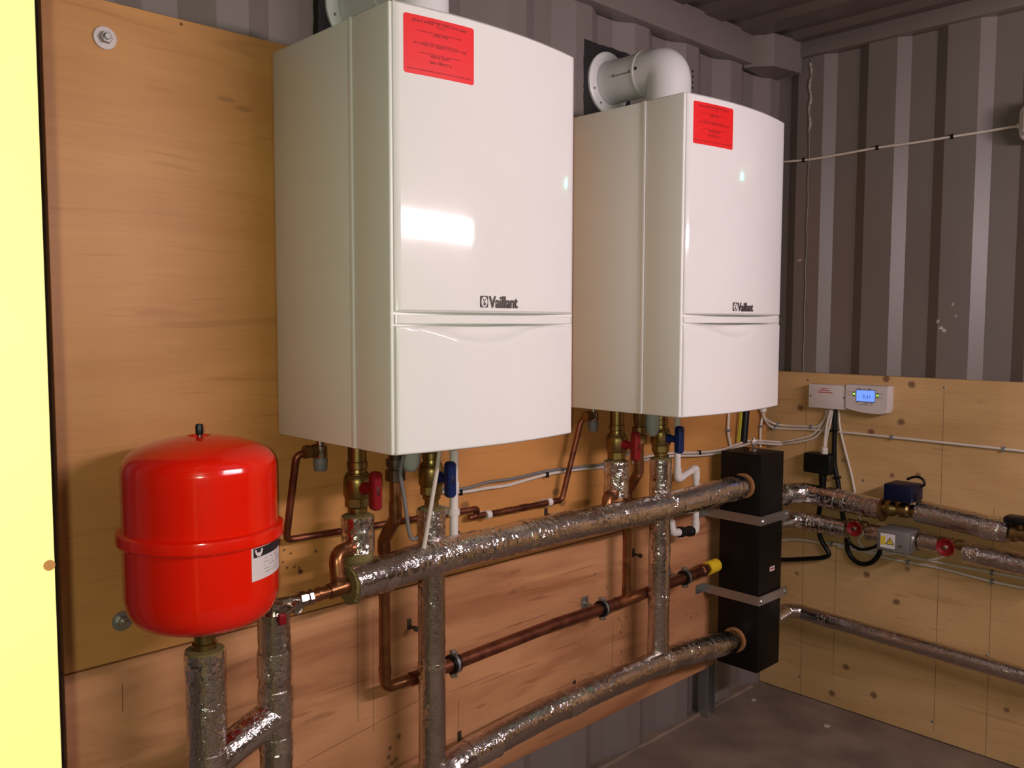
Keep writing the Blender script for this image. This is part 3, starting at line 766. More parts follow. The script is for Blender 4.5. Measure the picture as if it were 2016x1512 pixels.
# ------------------------------------------------------------------ red expansion vessel
TX, TY = -0.250, -0.178
def make_vessel():
    t = thing('expansion_vessel', 'red round expansion vessel with a black valve cap and paper label', 'vessel', (TX, TY, 0.846))
    R = 0.1335
    up = [(0.0001, 0.3475), (0.015, 0.3475), (0.021, 0.3535), (0.040, 0.3515), (0.062, 0.3475), (0.088, 0.3405), (0.108, 0.3320), (0.121, 0.3235), (0.129, 0.3135), (0.1325, 0.3020), (R, 0.2860), (R, 0.187)]
    dn = [(R, 0.176), (R, 0.085), (0.1325, 0.066), (0.128, 0.046), (0.118, 0.030), (0.102, 0.019), (0.080, 0.013), (0.055, 0.0095), (0.030, 0.008), (0.0001, 0.008)]
    def sm(prof):
        q = smooth_path([Vector((a, 0, b)) for a, b in prof], 0.006)
        return [(max(p.x, 1e-4), p.z) for p in q]
    MB().lathe(sm(up), (TX, TY, 0.846), n=72).build('upper_shell', M_RED, t, 50)
    MB().lathe(sm(dn), (TX, TY, 0.846), n=72).build('lower_shell', M_RED, t, 50)
    MB().lathe([(R-0.003, 0.194), (R+0.003, 0.193), (R+0.0095, 0.190), (R+0.0105, 0.186), (R+0.0105, 0.172), (R+0.008, 0.168), (R+0.002, 0.167), (R-0.003, 0.166)], (TX, TY, 0.846), n=72).build('clamp_rim', M_RED, t, 30)
    st = MB().lathe([(0.0045, 0), (0.0045, 0.010)], (TX, TY, 0.846+0.347), n=12).build('valve_stem', M_CHROME, t)
    MB().lathe([(0.0066, 0.007), (0.0072, 0.011), (0.0072, 0.022), (0.006, 0.026), (0.0001, 0.027)], (TX, TY, 0.846+0.348), n=8).build('valve_cap', M_BLACKP, st)
    # paper label wrapped on the lower shell (facing the boilers side)
    def wrap(u0, u1, z0, z1, r, n=14):
        rg = []
        for i in range(n+1):
            a = u0+(u1-u0)*i/n; c, s = math.cos(a), math.sin(a)
            rg.append([(TX+(r+0.0004)*c, TY+(r+0.0004)*s, z0), (TX+(r+0.0004)*c, TY+(r+0.0004)*s, z1), (TX+r*c, TY+r*s, z1), (TX+r*c, TY+r*s, z0)])
        return MB().rings(rg, True)
    A0, A1 = math.radians(-77), math.radians(-27); zb, zt_ = 0.953, 1.011
    lab = wrap(A0, A1, zb, zt_, R+0.0002).build('paper_label', M_PAPER, t)
    lab['label'] = 'white paper label with a black heading strip'
    wrap(A0+0.03, A1, zt_-0.017, zt_-0.0008, R+0.0008).build('heading_strip', M_INK, lab)
    m = MB()
    poly = [(-.010, .0135), (.010, .0135), (.0085, .007), (.004, .001), (-.004, .001), (-.0085, .007)]
    vs = []
    for u, z in poly:
        a = A0+0.125+u/R; vs.append((TX+(R+0.0014)*math.cos(a), TY+(R+0.0014)*math.sin(a), zt_-0.0165+z))
    m.add(vs, [tuple(range(6))]); m.build('maker_emblem', M_PAPER, lab)
    m = MB(); rnd = random.Random(5)
    for row in range(5):
        a = A0+0.22+0.05*rnd.random(); z = zt_-0.024-row*0.0062
        while a < A1-0.08:
            da = 0.008+0.035*rnd.random()
            q = []
            for aa, zz in ((a, z), (a+da, z), (a+da, z+0.0016), (a, z+0.0016)):
                q.append((TX+(R+0.0008)*math.cos(aa), TY+(R+0.0008)*math.sin(aa), zz))
            m.add(q, [(0, 1, 2, 3)]); a += da+0.014+0.09*rnd.random()
    m.build('label_print', M_GREYP, lab)
    MB().lathe([(0.018, 0.004), (0.018, -0.026), (0.0215, -0.028), (0.0215, -0.048), (0.016, -0.050), (0.016, -0.075)], (TX, TY, 0.846), n=24).build('brass_tail', M_BRASS, t)
    return t
make_vessel()

# vessel connecting pipe in foil
VX, VY = [(-0.104, -0.165, 0.741)][0][0], -0.165
vp = thing('foil_pipe', 'foil wrapped pipe from under the red vessel up to the red-levered valve', 'pipe', (TX, TY, 0.0))
stem = fillet([(TX, TY, 0.798), (TX, TY, 0.590), (VX-0.03, VY, 0.640)], 0.03, 6)
foil_sleeve('vessel_sleeve', [(TX, TY, 0.800), (TX, TY, 0.575)], 0.0345, vp)
foil_sleeve('bridge_sleeve', [(TX-0.005, TY, 0.578), (VX-0.005, VY, 0.634)], 0.033, vp)
foil_sleeve('riser_sleeve', [(VX, VY, 0.838), (VX, VY, 0.0)], 0.031, vp, M_FOIL_D)
tape_band((VX, VY, 0.655), (0, 0, 1), 0.0335, 0.06, vp)
tape_band((VX, VY, 0.735), (0, 0, 1), 0.0325, 0.05, vp)
tape_band((TX, TY, 0.785), (0, 0, 1), 0.0355, 0.035, vp)
tape_band((TX, TY, 0.590), (0, 0, 1), 0.037, 0.05, vp)
tape_band((VX, VY, 0.575), (0, 0, 1), 0.033, 0.03, vp)
MB().lathe([(0.026, 0), (0.034, 0.002), (0.034, 0.010), (0.02, 0.012)], (TX, TY, 0.796), n=24).build('wool_collar', M_WOOL, vp)

# ------------------------------------------------------------------ isolation valves under the boilers
def iso_valve(x, z, colour, mat, label):
    y = -0.115
    t = thing('isolation_valve', label, 'valve', (x, y, z-0.10), 'boiler isolation valves')
    MB().lathe([(0.0195, 0.118), (0.0195, 0.052), (0.0215, 0.050), (0.0215, 0.036), (0.0195, 0.034), (0.0205, 0.026), (0.026, 0.022), (0.0295, 0.012), (0.0300, 0.008), (0.0300, -0.022), (0.0275, -0.027), (0.018, -0.027)], (x, y, z), n=32).build('valve_body', M_BRASS, t)
    MB().lathe([(0.0225, 0.027), (0.0242, 0.026), (0.0242, 0.022), (0.0225, 0.021)], (x, y, z), n=32).build('body_ring', M_BRASS, t)
    MB().lathe([(0.020, -0.026), (0.0272, -0.028), (0.0272, -0.046), (0.022, -0.050), (0.017, -0.050)], (x, y, z), n=8, rot=0.39).build('hex_nut', M_BRASS, t)
    MB().lathe([(0.021, -0.049), (0.021, -0.058), (0.0165, -0.060), (0.0165, -0.11)], (x, y, z), n=24).build('tail', M_BRASS, t)
    h = MB(); zc = z-0.004
    h.lathe([(0.0135, 0.024), (0.0135, 0.034), (0.0105, 0.040), (0.0105, 0.062)], (x, y, zc), (0, -1, 0), 20)
    hd = h.build('handle_stem', mat, t)
    h = MB(); w = 0.0115
    pr = [(-w, -0.036), (-w+0.006, -0.041), (w-0.006, -0.041), (w, -0.036), (w, 0.036), (w-0.006, 0.041), (-w+0.006, 0.041), (-w, 0.036)]
    ya = y-0.058; yb = y-0.079
    n = len(pr); rings = []
    for yy, k in ((ya, 0.80), (ya-0.004, 1.0), (yb+0.004, 1.0), (yb, 0.74)):
        rings.append([(x+p[0]*k, yy, zc+p[1]*(1-(1-k)*0.25)) for p in pr])
    h.rings(rings, True)
    h.build('handle', mat, t, 25)
    MB().box((x-0.0040, yb-0.0006, zc-0.010), (x+0.0040, yb+0.002, zc+0.010), 0.0008).build('handle_slot', simple(colour+'_dark', tuple(c*0.3 for c in mat.node_tree.nodes['Mix'].inputs['A'].default_value[:3])+(1,), 0.5), t)
    return t
iso_valve(0.125, 1.053, 'red', M_REDH, 'brass valve with red handle under the nearer boiler')
iso_valve(0.329, 1.052, 'blue', M_BLUEH, 'brass valve with blue handle under the nearer boiler')
iso_valve(1.003, 1.062, 'red2', M_REDH, 'brass valve with red handle under the farther boiler')
iso_valve(1.212, 1.061, 'blue2', M_BLUEH, 'brass valve with blue handle under the farther boiler')

# ------------------------------------------------------------------ main foil pipes
UY = -0.150
def wool_ring(p, d, r0, r1, L, parent):
    m = MB().tube(resample([Vector(p), Vector(p)+Vector(d)*L], 0.003), r1, 40, True, foil_fn(0.07))
    return m.build('wool_end', M_WOOL, parent, 60)
fp = thing('foil_pipe', 'long upper foil wrapped pipe sloping up to the black header', 'pipe', (0.85, UY, 0.82))
path = smooth_path([(0.083, UY, 0.851), (0.30, UY, 0.864), (0.72, UY, 0.864), (1.165, UY, 0.856), (1.600, UY, 0.860)], 0.05)
foil_sleeve('foil_sleeve', path, 0.0395, fp)
foil_tube([(0.075, UY, 0.851), (0.086, UY, 0.851)], 0.0385, 0.16, 0.003, 40).build('wool_end', M_WOOL, fp, 20)
for x, w, z in ((0.165, 0.030, 0.856), (0.325, 0.075, 0.865), (0.60, 0.02, 0.866), (0.93, 0.025, 0.861), (1.18, 0.06, 0.856), (1.45, 0.05, 0.857), (1.57, 0.05, 0.859)):
    tape_band((x, UY, z), (1, 0, 0), 0.0408, w, fp)

rp = thing('foil_pipe', 'long lower foil wrapped pipe near the plywood bottom edge', 'pipe', (0.95, -0.13, 0.30))
LY = -0.130
path = smooth_path([(0.335, LY, 0.318), (0.415, LY, 0.343), (0.60, LY, 0.360), (0.80, LY, 0.366), (1.16, LY, 0.366), (1.30, LY, 0.360), (1.45, LY, 0.345), (1.605, LY, 0.325)], 0.04)
foil_sleeve('foil_sleeve', path, 0.0365, rp, M_FOIL_D, 0.034)
for x, w, z in ((0.47, 0.09, 0.349), (0.80, 0.07, 0.366), (1.22, 0.04, 0.364), (1.36, 0.07, 0.354), (1.50, 0.09, 0.338)):
    d = (1, 0, 0.05 if x < 0.6 else (0 if x < 1.25 else -0.12))
    tape_band((x, LY, z), d, 0.0385, w, rp)

def drop(x, ztop, zcut, zlow, zbot, label):
    t = thing('foil_pipe', label, 'pipe', (x, -0.115, zbot))
    foil_sleeve('upper_sleeve', [(x, -0.115, ztop), (x, -0.115, zcut)], 0.0335, t)
    foil_sleeve('lower_sleeve', [(x, -0.115, zlow), (x, -0.115, zbot)], 0.0320, t, M_FOIL_D, 0.034)
    MB().lathe([(0.012, 0.006), (0.026, 0.004), (0.0315, 0.001), (0.0315, -0.006), (0.02, -0.008)], (x, -0.115, ztop), n=24).build('wool_collar', M_WOOL, t)
    MB().tube([(x, -0.115, zcut+0.01), (x, -0.115, zlow-0.01)], 0.016, 16).build('pipe_core', M_COPPER, t)
    return t
d1 = drop(0.328, 0.970, 0.862, 0.838, 0.322, 'foil wrapped return pipe dropping from the blue handle of the nearer boiler')
tape_band((0.328, -0.115, 0.60), (0, 0, 1), 0.0328, 0.012, d1)
d2 = drop(1.214, 0.992, 0.872, 0.842, 0.374, 'foil wrapped return pipe dropping from the blue handle of the farther boiler')
tape_band((1.214, -0.115, 0.70), (0, 0, 1), 0.0332, 0.05, d2)
tape_band((1.214, -0.115, 0.56), (0, 0, 1), 0.0330, 0.03, d2)

def flow_link(x, ztop, zend, xl, label, tee):
    t = thing('flow_link_pipe', label, 'pipe', (x, -0.115, zend-0.08))
    foil_sleeve('foil_sleeve', [(x, -0.115, ztop), (x, -0.115, zend)], 0.0355, t, None, 0.055)
    MB().lathe([(0.012, 0.005), (0.027, 0.004), (0.0335, 0.001), (0.0335, -0.008), (0.02, -0.010)], (x, -0.115, ztop), n=24).build('wool_collar', M_WOOL, t)
    if tee: MB().tube(resample([(x, -0.115, zend+0.004), (x, -0.117, zend-0.026)], 0.004), 0.0325, 32, True, foil_fn(0.06)).build('wool_end', M_WOOL, t, 60)
    zb = zend+0.012
    pts = fillet([(x, -0.118, zb), (xl, -0.140, zb), (xl, UY, 0.855)], 0.026, 10)
    MB().tube(pts, 0.0162, 20).build('copper_elbow', M_COPPER, t)
    for p, d in (((xl, UY, zb-0.050), (0, 0, 1)), ((x-0.026, -0.1275, zb), (1, 0, 0))):
        MB().lathe([(0.0160, -0.006), (0.0176, -0.005), (0.0176, 0.004), (0.0160, 0.006)], p, d, 20).build('fitting_lip', M_COPPER, t)
    return t
f1 = flow_link(0.125, 0.985, 0.908, 0.054, 'copper bend out of the foil stub below the nearer red handle', True)
f2 = flow_link(1.003, 1.008, 0.906, 0.932, 'copper bend out of the foil stub below the farther red handle', False)
# tee and branch to the vessel valve
tz = 0.850
MB().tube([(0.030, UY, tz-0.004), (0.082, UY, tz)], 0.0165, 20).build('tee', M_COPPER, f1)
MB().tube([(0.034, UY, tz-0.004), (-0.012, UY-0.002, tz-0.005)], 0.0128, 20).build('branch_pipe', M_COPPER, f1)
MB().lathe([(0.0128, -0.004), (0.0146, -0.003), (0.0146, 0.004), (0.0128, 0.005)], (0.004, UY, tz-0.004), (1, 0, 0), 20).build('fitting_lip', M_COPPER, f1)

lv = thing('lever_valve', 'plated lockshield valve with short red lever beside the red vessel', 'valve', (-0.07, VY, 0.835))
MB().lathe([(0.0165, 0), (0.0165, 0.012), (0.0135, 0.013), (0.0135, 0.018), (0.0165, 0.020), (0.0165, 0.028)], (-0.042, UY-0.003, tz-0.005), (1, 0, 0), 8).build('union_nut', M_CHROME, lv)
MB().lathe([(0.011, 0), (0.0125, 0.006), (0.0125, 0.022), (0.010, 0.03)], (-0.068, UY-0.004, tz-0.005), (1, 0, 0), 20).build('valve_body', M_CHROME, lv)
MB().lathe([(0.013, -0.004), (0.0135, 0.014), (0.0115, 0.017), (0.009, 0.015), (0.0001, 0.015)], (-0.058, UY-0.010, tz-0.012), (0.15, -1, -0.1), 20).build('bonnet', M_CHROME, lv)
MB().tube(fillet([(-0.064, UY-0.004, tz-0.004), (VX+0.002, VY, tz+0.002), (VX, VY, 0.832)], 0.012, 6), 0.0125, 18).build('elbow', M_CHROME, lv)
MB().lathe([(0.0185, 0), (0.0185, 0.010), (0.0155, 0.012), (0.0175, 0.014), (0.0175, 0.020), (0.012, 0.023)], (VX+0.001, VY, 0.836), n=24).build('lock_nut', M_CHROME, lv)
lever = MB().box((VX-0.012, VY-0.046, 0.824), (VX+0.004, VY-0.036, 0.846), 0.003).build('lever', M_REDH, lv)
MB().tube([(VX+0.030, VY-0.026, 0.846), (VX-0.004, VY-0.040, 0.838)], 0.0032, 10).build('lever_arm', M_CHROME, lv)

# ------------------------------------------------------------------ gas pipe
gp = thing('gas_pipe', 'dark copper gas pipe running along the boiler wall with two risers', 'pipe', (0.8, -0.07, 0.55))
GY = -0.070
main = [(0.2255, GY, 0.556), (0.43, GY, 0.557), (0.80, GY, 0.568), (1.115, GY, 0.565), (1.510, GY, 0.576)]
MB().tube(fillet([(0.300, GY, 0.556)]+main[1:], 0.02, 3), 0.0165, 20).build('main_run', M_COPPER_D, gp)
MB().tube(fillet([(0.2255, -0.115, 1.060), (0.2255, -0.115, 0.965), (0.2255, GY, 0.905), (0.2255, GY, 0.700)], 0.02, 5), 0.0128, 20).build('riser', M_COPPER, gp)
MB().tube(fillet([(0.2255, GY, 0.720), (0.2255, GY, 0.556), (0.320, GY, 0.556)], 0.024, 8), 0.0132, 20).build('elbow', M_COPPER, gp)
for z in (0.985, 0.890, 0.855, 0.600):
    MB().lathe([(0.0130, -0.010), (0.0147, -0.009), (0.0147, 0.009), (0.0130, 0.010)], (0.2255, -0.115 if z > 0.95 else GY, z), n=20).build('fitting_lip', M_COPPER, gp)
MB().tube(fillet([(0.2255, -0.115, 1.000), (0.2255, -0.115, 0.965), (0.2255, GY, 0.905), (0.2255, GY, 0.875)], 0.02, 6), 0.0144, 20).build('offset_bend', M_COPPER, gp)
MB().tube(fillet([(1.107, -0.115, 1.163), (1.107, -0.115, 0.965), (1.112, GY, 0.900), (1.113, GY, 0.700), (1.113, GY, 0.565)], 0.024, 6), 0.0132, 20).build('riser', M_COPPER, gp)
MB().tube(fillet([(1.107, -0.115, 1.000), (1.107, -0.115, 0.965), (1.112, GY, 0.900), (1.112, GY, 0.875)], 0.024, 6), 0.0150, 20).build('offset_bend', M_COPPER, gp)
MB().tube([(1.065, GY, 0.5655), (1.165, GY, 0.566)], 0.0185, 20).build('tee', M_COPPER, gp)
MB().tube([(1.113, GY, 0.600), (1.113, GY, 0.57)], 0.0150, 18).build('tee_branch', M_COPPER, gp)
MB().lathe([(0.0165, 0), (0.0215, 0.004), (0.0215, 0.024), (0.019, 0.028), (0.019, 0.045)], (1.505, GY, 0.576), (1, 0, 0.03), 6).build('reducer', M_COPPER_D, gp)
yt = MB().tube(resample([(1.542, GY, 0.577), (1.600, GY, 0.579)], 0.006), 0.0225, 18, True, foil_fn(0.10)).build('yellow_tape', M_YTAPE, gp, 50)
yt['label'] = 'bright yellow tape wrapped on the pipe end'
for x, y in ((0.2255, -0.115), (1.107, -0.115)):
    MB().lathe([(0.0185, 0.10), (0.0185, 0.055), (0.0150, 0.045), (0.0150, 0.040), (0.021, 0.038), (0.021, 0.022), (0.0165, 0.020), (0.0165, 0.016), (0.0225, 0.014), (0.0225, -0.010), (0.0165, -0.013)], (x, y, 1.060), n=8 if x < 1 else 12).build('union', M_CHROME if x < 1 else M_BRASSD, gp)

# ------------------------------------------------------------------ pressure relief valves and their discharge pipe
def relief(x, y, z, label):
    t = thing('relief_valve', label, 'valve', (x, y, z-0.05), 'boiler relief valves')
    MB().lathe([(0.009, 0.05), (0.009, 0.012), (0.0145, 0.010), (0.0150, -0.012), (0.0125, -0.016)], (x, y, z), n=16).build('valve_body', M_CHROME, t)
    MB().lathe([(0.0130, -0.014), (0.0150, -0.017), (0.0140, -0.040), (0.0120, -0.043), (0.0001, -0.043)], (x, y, z), n=12).build('relief_cap', M_GREYP, t)
    MB().lathe([(0.0115, 0), (0.0145, 0.004), (0.0145, 0.014), (0.0110, 0.015), (0.0110, 0.020), (0.0145, 0.021), (0.0145, 0.032), (0.009, 0.034)], (x-0.006, y, z+0.001), (-1, 0, 0), 8).build('union_nut', M_BRASSD, t)
relief(0.062, -0.070, 1.128, 'relief valve with grey cap under the nearer boiler')
relief(0.952, -0.070, 1.138, 'relief valve with grey cap under the farther boiler')
dp = thing('discharge_pipe', 'thin copper discharge pipe linking both relief valves along the plywood', 'pipe', (0.45, -0.03, 0.92))
pa = [(0.040, -0.070, 1.128), (0.006, -0.068, 1.124), (0.000, -0.030, 0.937), (0.165, -0.030, 0.928), (0.538, -0.030, 0.924)]
MB().tube(fillet(pa[:3]+[pa[4]], 0.016, 7), 0.0078, 16).build('lower_run', M_COPPER_D, dp)
MB().tube(fillet([(0.520, -0.030, 0.924), (0.546, -0.030, 0.9245), (0.548, -0.024, 0.904), (0.520, -0.024, 0.903), (0.86, -0.028, 0.900)], 0.010, 5), 0.0080, 16).build('offset_loop', M_COPPER_D, dp)
MB().tube(fillet([(0.60, -0.027, 0.902), (0.866, -0.030, 0.902), (0.912, -0.058, 1.124), (0.930, -0.070, 1.138)], 0.018, 7), 0.0078, 16).build('upper_run', M_COPPER_D, dp)
for x in (0.70, 0.755):
    MB().lathe([(0.0078, -0.012), (0.0094, -0.011), (0.0094, 0.011), (0.0078, 0.012)], (x-0.04, -0.028, 0.902), (1, 0, 0), 16).build('coupling', M_COPPER_D, dp)
for x in (0.585, 0.815):
    MB().tube([(x-0.008, -0.027, 0.902), (x+0.008, -0.027, 0.902)], 0.0115, 14).build('pipe_clip', M_PVC, dp)
    MB().box((x-0.008, -0.020, 0.897), (x+0.008, 0.0, 0.907)).build('clip_foot', M_PVC, dp)

# ------------------------------------------------------------------ condensate pipes and traps
def trap(x, y, label):
    t = thing('condensate_trap', label, 'trap', (x, y, 1.09), 'boiler condensate traps')
    MB().lathe([(0.022, 0.099), (0.022, 0.040), (0.0205, 0.020), (0.0155, 0.007), (0.008, 0.001), (0.0001, 0.0)], (x, y, 1.067), n=24).build('cup', M_TRAP, t)
    MB().lathe([(0.0255, 0.064), (0.0255, 0.072)], (x, y, 1.092), n=24).build('collar', M_TRAP, t)
trap(0.258, -0.130, 'cloudy plastic trap cup under the nearer boiler')
trap(1.150, -0.130, 'cloudy plastic trap cup under the farther boiler')
c1 = thing('condensate_pipe', 'straight white plastic pipe behind the nearer blue handle', 'pipe', (0.409, -0.10, 0.86))
MB().tube([(0.409, -0.10, 1.165), (0.409, -0.10, 0.875)], 0.0105, 18).build('pipe', M_PVC, c1)
MB().lathe([(0.0105, 0), (0.0130, 0.001), (0.0130, 0.040), (0.0105, 0.041)], (0.409, -0.10, 1.098), n=18).build('socket', M_PVC, c1)
MB().lathe([(0.0105, 0), (0.0130, 0.001), (0.0130, 0.022), (0.0105, 0.023)], (0.409, -0.10, 1.000), n=18).build('socket', M_PVC, c1)
MB().tube([(0.409, -0.10, 0.955), (0.409, -0.10, 0.940)], 0.0145, 18).build('pipe_clip', M_PVC, c1)
MB().box((0.400, -0.088, 0.940), (0.418, 0.0, 0.955), 0.002).build('clip_foot', M_PVC, c1)
c2 = thing('condensate_pipe', 'white plastic pipe with two bends right of the farther blue handle', 'pipe', (1.36, -0.10, 0.73))
MB().tube(fillet([(1.314, -0.10, 1.168), (1.324, -0.10, 0.912), (1.424, -0.10, 0.938), (1.428, -0.10, 0.732), (1.395, -0.10, 0.735)], 0.018, 7), 0.0105, 18).build('pipe', M_PVC, c2)
MB().tube(fillet([(1.323, -0.10, 0.950), (1.324, -0.10, 0.912), (1.352, -0.10, 0.9195)], 0.014, 6), 0.0128, 18).build('elbow', M_PVC, c2)
MB().tube(fillet([(1.398, -0.10, 0.931), (1.424, -0.10, 0.938), (1.425, -0.10, 0.902)], 0.014, 6), 0.0128, 18).build('elbow', M_PVC, c2)
MB().tube(fillet([(1.4275, -0.10, 0.765), (1.428, -0.10, 0.732), (1.408, -0.10, 0.734)], 0.012, 6), 0.0128, 18).build('elbow', M_PVC, c2)
k = MB().lathe([(0.0125, 0), (0.0170, 0.002), (0.0170, 0.018), (0.0145, 0.020), (0.0145, 0.050), (0.0170, 0.052), (0.0170, 0.070), (0.0125, 0.072)], (1.406, -0.10, 0.734), (-1, 0, 0.12), 18).build('rubber_coupling', M_BLACKP, c2)
k['label'] = 'black rubber coupling'
MB().tube(fillet([(1.345, -0.10, 0.741), (1.302, -0.10, 0.746), (1.292, -0.10, 0.785)], 0.020, 6), 0.0125, 18).build('elbow', M_PVC, c2)

# ------------------------------------------------------------------ black low loss header
HX0, HX1, HY0, HY1, HZ0, HZ1 = 1.630, 1.776, -0.214, -0.060, 0.232, 0.969
hd = thing('low_loss_header', 'tall black square header standing off the wall in two metal straps', 'header', ((HX0+HX1)/2, (HY0+HY1)/2, HZ0))
MB().box((HX0, HY0, HZ0), (HX1, HY1, HZ1), 0.002).build('jacket', M_BLACK, hd)
for z, yc in ((0.860, UY), (0.327, LY)):
    MB().lathe([(0.033, 0.0), (0.033, -0.010), (0.0415, -0.010), (0.0425, -0.004), (0.0425, 0.0)], (HX0-0.0005, yc, z), (1, 0, 0), 36).build('port_seal', M_COLLAR, hd)
    MB().lathe([(0.031, -0.028), (0.031, 0.0)], (HX0-0.001, yc, z), (1, 0, 0), 30).build('port_neck', M_BRASSD, hd)
for z in (0.750, 0.480):
    s = MB()
    s.box((HX0-0.0045, HY0-0.003, z-0.0155), (HX0-0.0015, 0.0, z+0.0155))
    s.box((HX0-0.050, -0.004, z-0.0155), (HX0-0.003, -0.0005, z+0.0155))
    s.box((HX0-0.0045, HY0-0.006, z-0.0155), (HX1+0.032, HY0-0.003, z+0.0155))
    st = s.build('strap', M_ZINC, hd, 20)
    MB().lathe([(0.009, 0), (0.009, 0.004), (0.005, 0.006), (0.0001, 0.006)], (HX1+0.022, HY0-0.006, z), (0, -1, 0), 8).build('strap_bolt', M_ZINC, st)
    MB().lathe([(0.008, 0), (0.008, 0.005), (0.004, 0.008), (0.0001, 0.008)], (HX0+0.006, HY0-0.006, z-0.002), (-0.3, -1, 0), 8).build('strap_bolt', M_ZINC, st)
av = MB().lathe([(0.0145, 0), (0.0120, 0.006), (0.0070, 0.012), (0.0070, 0.020), (0.0095, 0.022), (0.0095, 0.034), (0.006, 0.038), (0.005, 0.046), (0.0001, 0.047)], ((HX0+HX1)/2, -0.140, HZ1), n=14).build('air_vent', M_CHROME, hd)
MB().lathe([(0.010, 0.0), (0.0105, 0.004), (0.0001, 0.0045)], ((HX0+HX1)/2-0.004, -0.146, HZ1+0.030), (-0.6, -0.8, 0.1), 10).build('vent_knob', M_CHROME, av)
lb = MB().box((1.700, HY0-0.0006, 0.566), (1.7315, HY0, 0.582)).build('name_plate', M_PAPER, hd)
m = MB(); rnd = random.Random(2); x = 1.7055
while x < 1.728:
    w = 0.0012+0.002*rnd.random(); m.box((x, HY0-0.0009, 0.571), (x+w, HY0-0.0005, 0.577)); x += w+0.0008
m.build('plate_print', M_REDINK, lb)
MB().lathe([(0.014, 0), (0.014, -0.012), (0.009, -0.014), (0.009, -0.022)], (1.71, -0.15, HZ0), n=12).build('drain_plug', M_BRASSD, hd)

# ------------------------------------------------------------------ pipe rings on the gas pipe, loose wall hooks
def munsen(x, z, r, label):
    t = thing('pipe_ring', label, 'pipe clip', (x, GY, z-0.03), 'rubber lined pipe rings')
    rg = []
    for i in range(29):
        a = 2*PI*i/28; c, s = math.cos(a), math.sin(a); R1 = r+0.0004; R2 = r+0.0072
        rg.append([(x-0.011, GY+c*R1, z+s*R1), (x+0.011, GY+c*R1, z+s*R1), (x+0.011, GY+c*R2, z+s*R2), (x-0.011, GY+c*R2, z+s*R2)])
    MB().rings(rg, False).build('rubber_liner', M_BLACKP, t, 30)
    rg = []
    for i in range(29):
        a = 2*PI*i/28; c, s = math.cos(a), math.sin(a); R1 = r+0.0070; R2 = r+0.0092
        rg.append([(x-0.004, GY+c*R1, z+s*R1), (x+0.004, GY+c*R1, z+s*R1), (x+0.004, GY+c*R2, z+s*R2), (x-0.004, GY+c*R2, z+s*R2)])
    MB().rings(rg, False).build('band', M_ZINC, t, 30)
    for s in (-1, 1):
        MB().box((x-0.007, GY-0.006, z+s*(r+0.006)), (x+0.007, GY+0.006, z+s*(r+0.018)), 0.002).build('lug', M_ZINC, t)
        MB().lathe([(0.0045, -0.012), (0.0045, 0.012)], (x, GY, z+s*(r+0.012)), (0, 1, 0), 8).build('lug_screw', M_ZINC, t)
    MB().tube([(x, GY+r+0.008, z), (x, 0.0, z)], 0.0045, 8).build('rod', M_ZINC, t)
    MB().box((x-0.014, -0.004, z-0.020), (x+0.014, 0.0, z+0.020), 0.001).build('back_plate', M_ZINC, t)
munsen(0.432, 0.557, 0.0165, 'pipe ring on the gas pipe just right of the nearer return pipe')
munsen(1.000, 0.566, 0.0165, 'pipe ring on the gas pipe left of the farther return pipe')
munsen(1.415, 0.574, 0.0165, 'pipe ring on the gas pipe next to the yellow tape')

def wall_hook(p, label):
    x, y, z = p
    t = thing('wall_bracket', label, 'bracket', (x, 0, z-0.02), 'empty screw brackets')
    MB().box((x-0.006, -0.0030, z-0.014), (x+0.006, 0.0, z+0.014), 0.001).build('plate', M_DARKZ, t)
    MB().lathe([(0.004, 0), (0.004, 0.022), (0.007, 0.022), (0.007, 0.030), (0.0001, 0.031)], (x, -0.003, z-0.004), (0, -1, 0), 8).build('stud', M_DARKZ, t)
for p, l in zip([(0.348, -0.002, 0.660), (1.231, -0.002, 0.676), (0.957, -0.002, 0.324), (0.509, -0.002, 0.320), (0.831, -0.002, 0.865), (0.505, -0.002, 0.853)],
                ('small metal bracket on the plywood beside the gas riser elbow', 'small metal bracket between the farther gas riser and return pipe',
                 'small empty bracket above the lower pipe at mid length', 'small empty bracket low beside the nearer return pipe',
                 'small bracket on the plywood above the middle of the upper pipe', 'small bracket on the plywood behind the nearer white condensate pipe')):
    wall_hook(p, l)

# ------------------------------------------------------------------ big bolts with washers on the plywood
def bolt(x, z, r, mat, label, big):
    t = thing('washer_bolt', label, 'bolt', (x, 0, z-r))
    MB().lathe([(r, 0), (r, 0.003), (r*0.95, 0.004), (0.006, 0.004)], (x, 0.0, z), (0, -1, 0), 32).build('washer', mat, t)
    MB().lathe([(0.0115, 0), (0.0115, 0.007), (0.010, 0.009), (0.0001, 0.009)], (x, -0.004, z), (0, -1, 0), 6).build('nut', M_ZINC, t)
    MB().lathe([(0.0062, 0), (0.0062, 0.018 if big else 0.008), (0.005, 0.020 if big else 0.009), (0.0001, 0.020 if big else 0.009)], (x, -0.010, z), (0, -1, 0), 14).build('stud', M_ZINC, t)
bolt(-0.332, 1.918, 0.0205, simple('white_washer', (0.62, 0.54, 0.55, 1), 0.4), 'bolt with round white washer at the top left of the plywood', False)
bolt(-0.332, 0.833, 0.0190, M_ZINC, 'bolt with grey steel washer beside the vessel bottom', True)

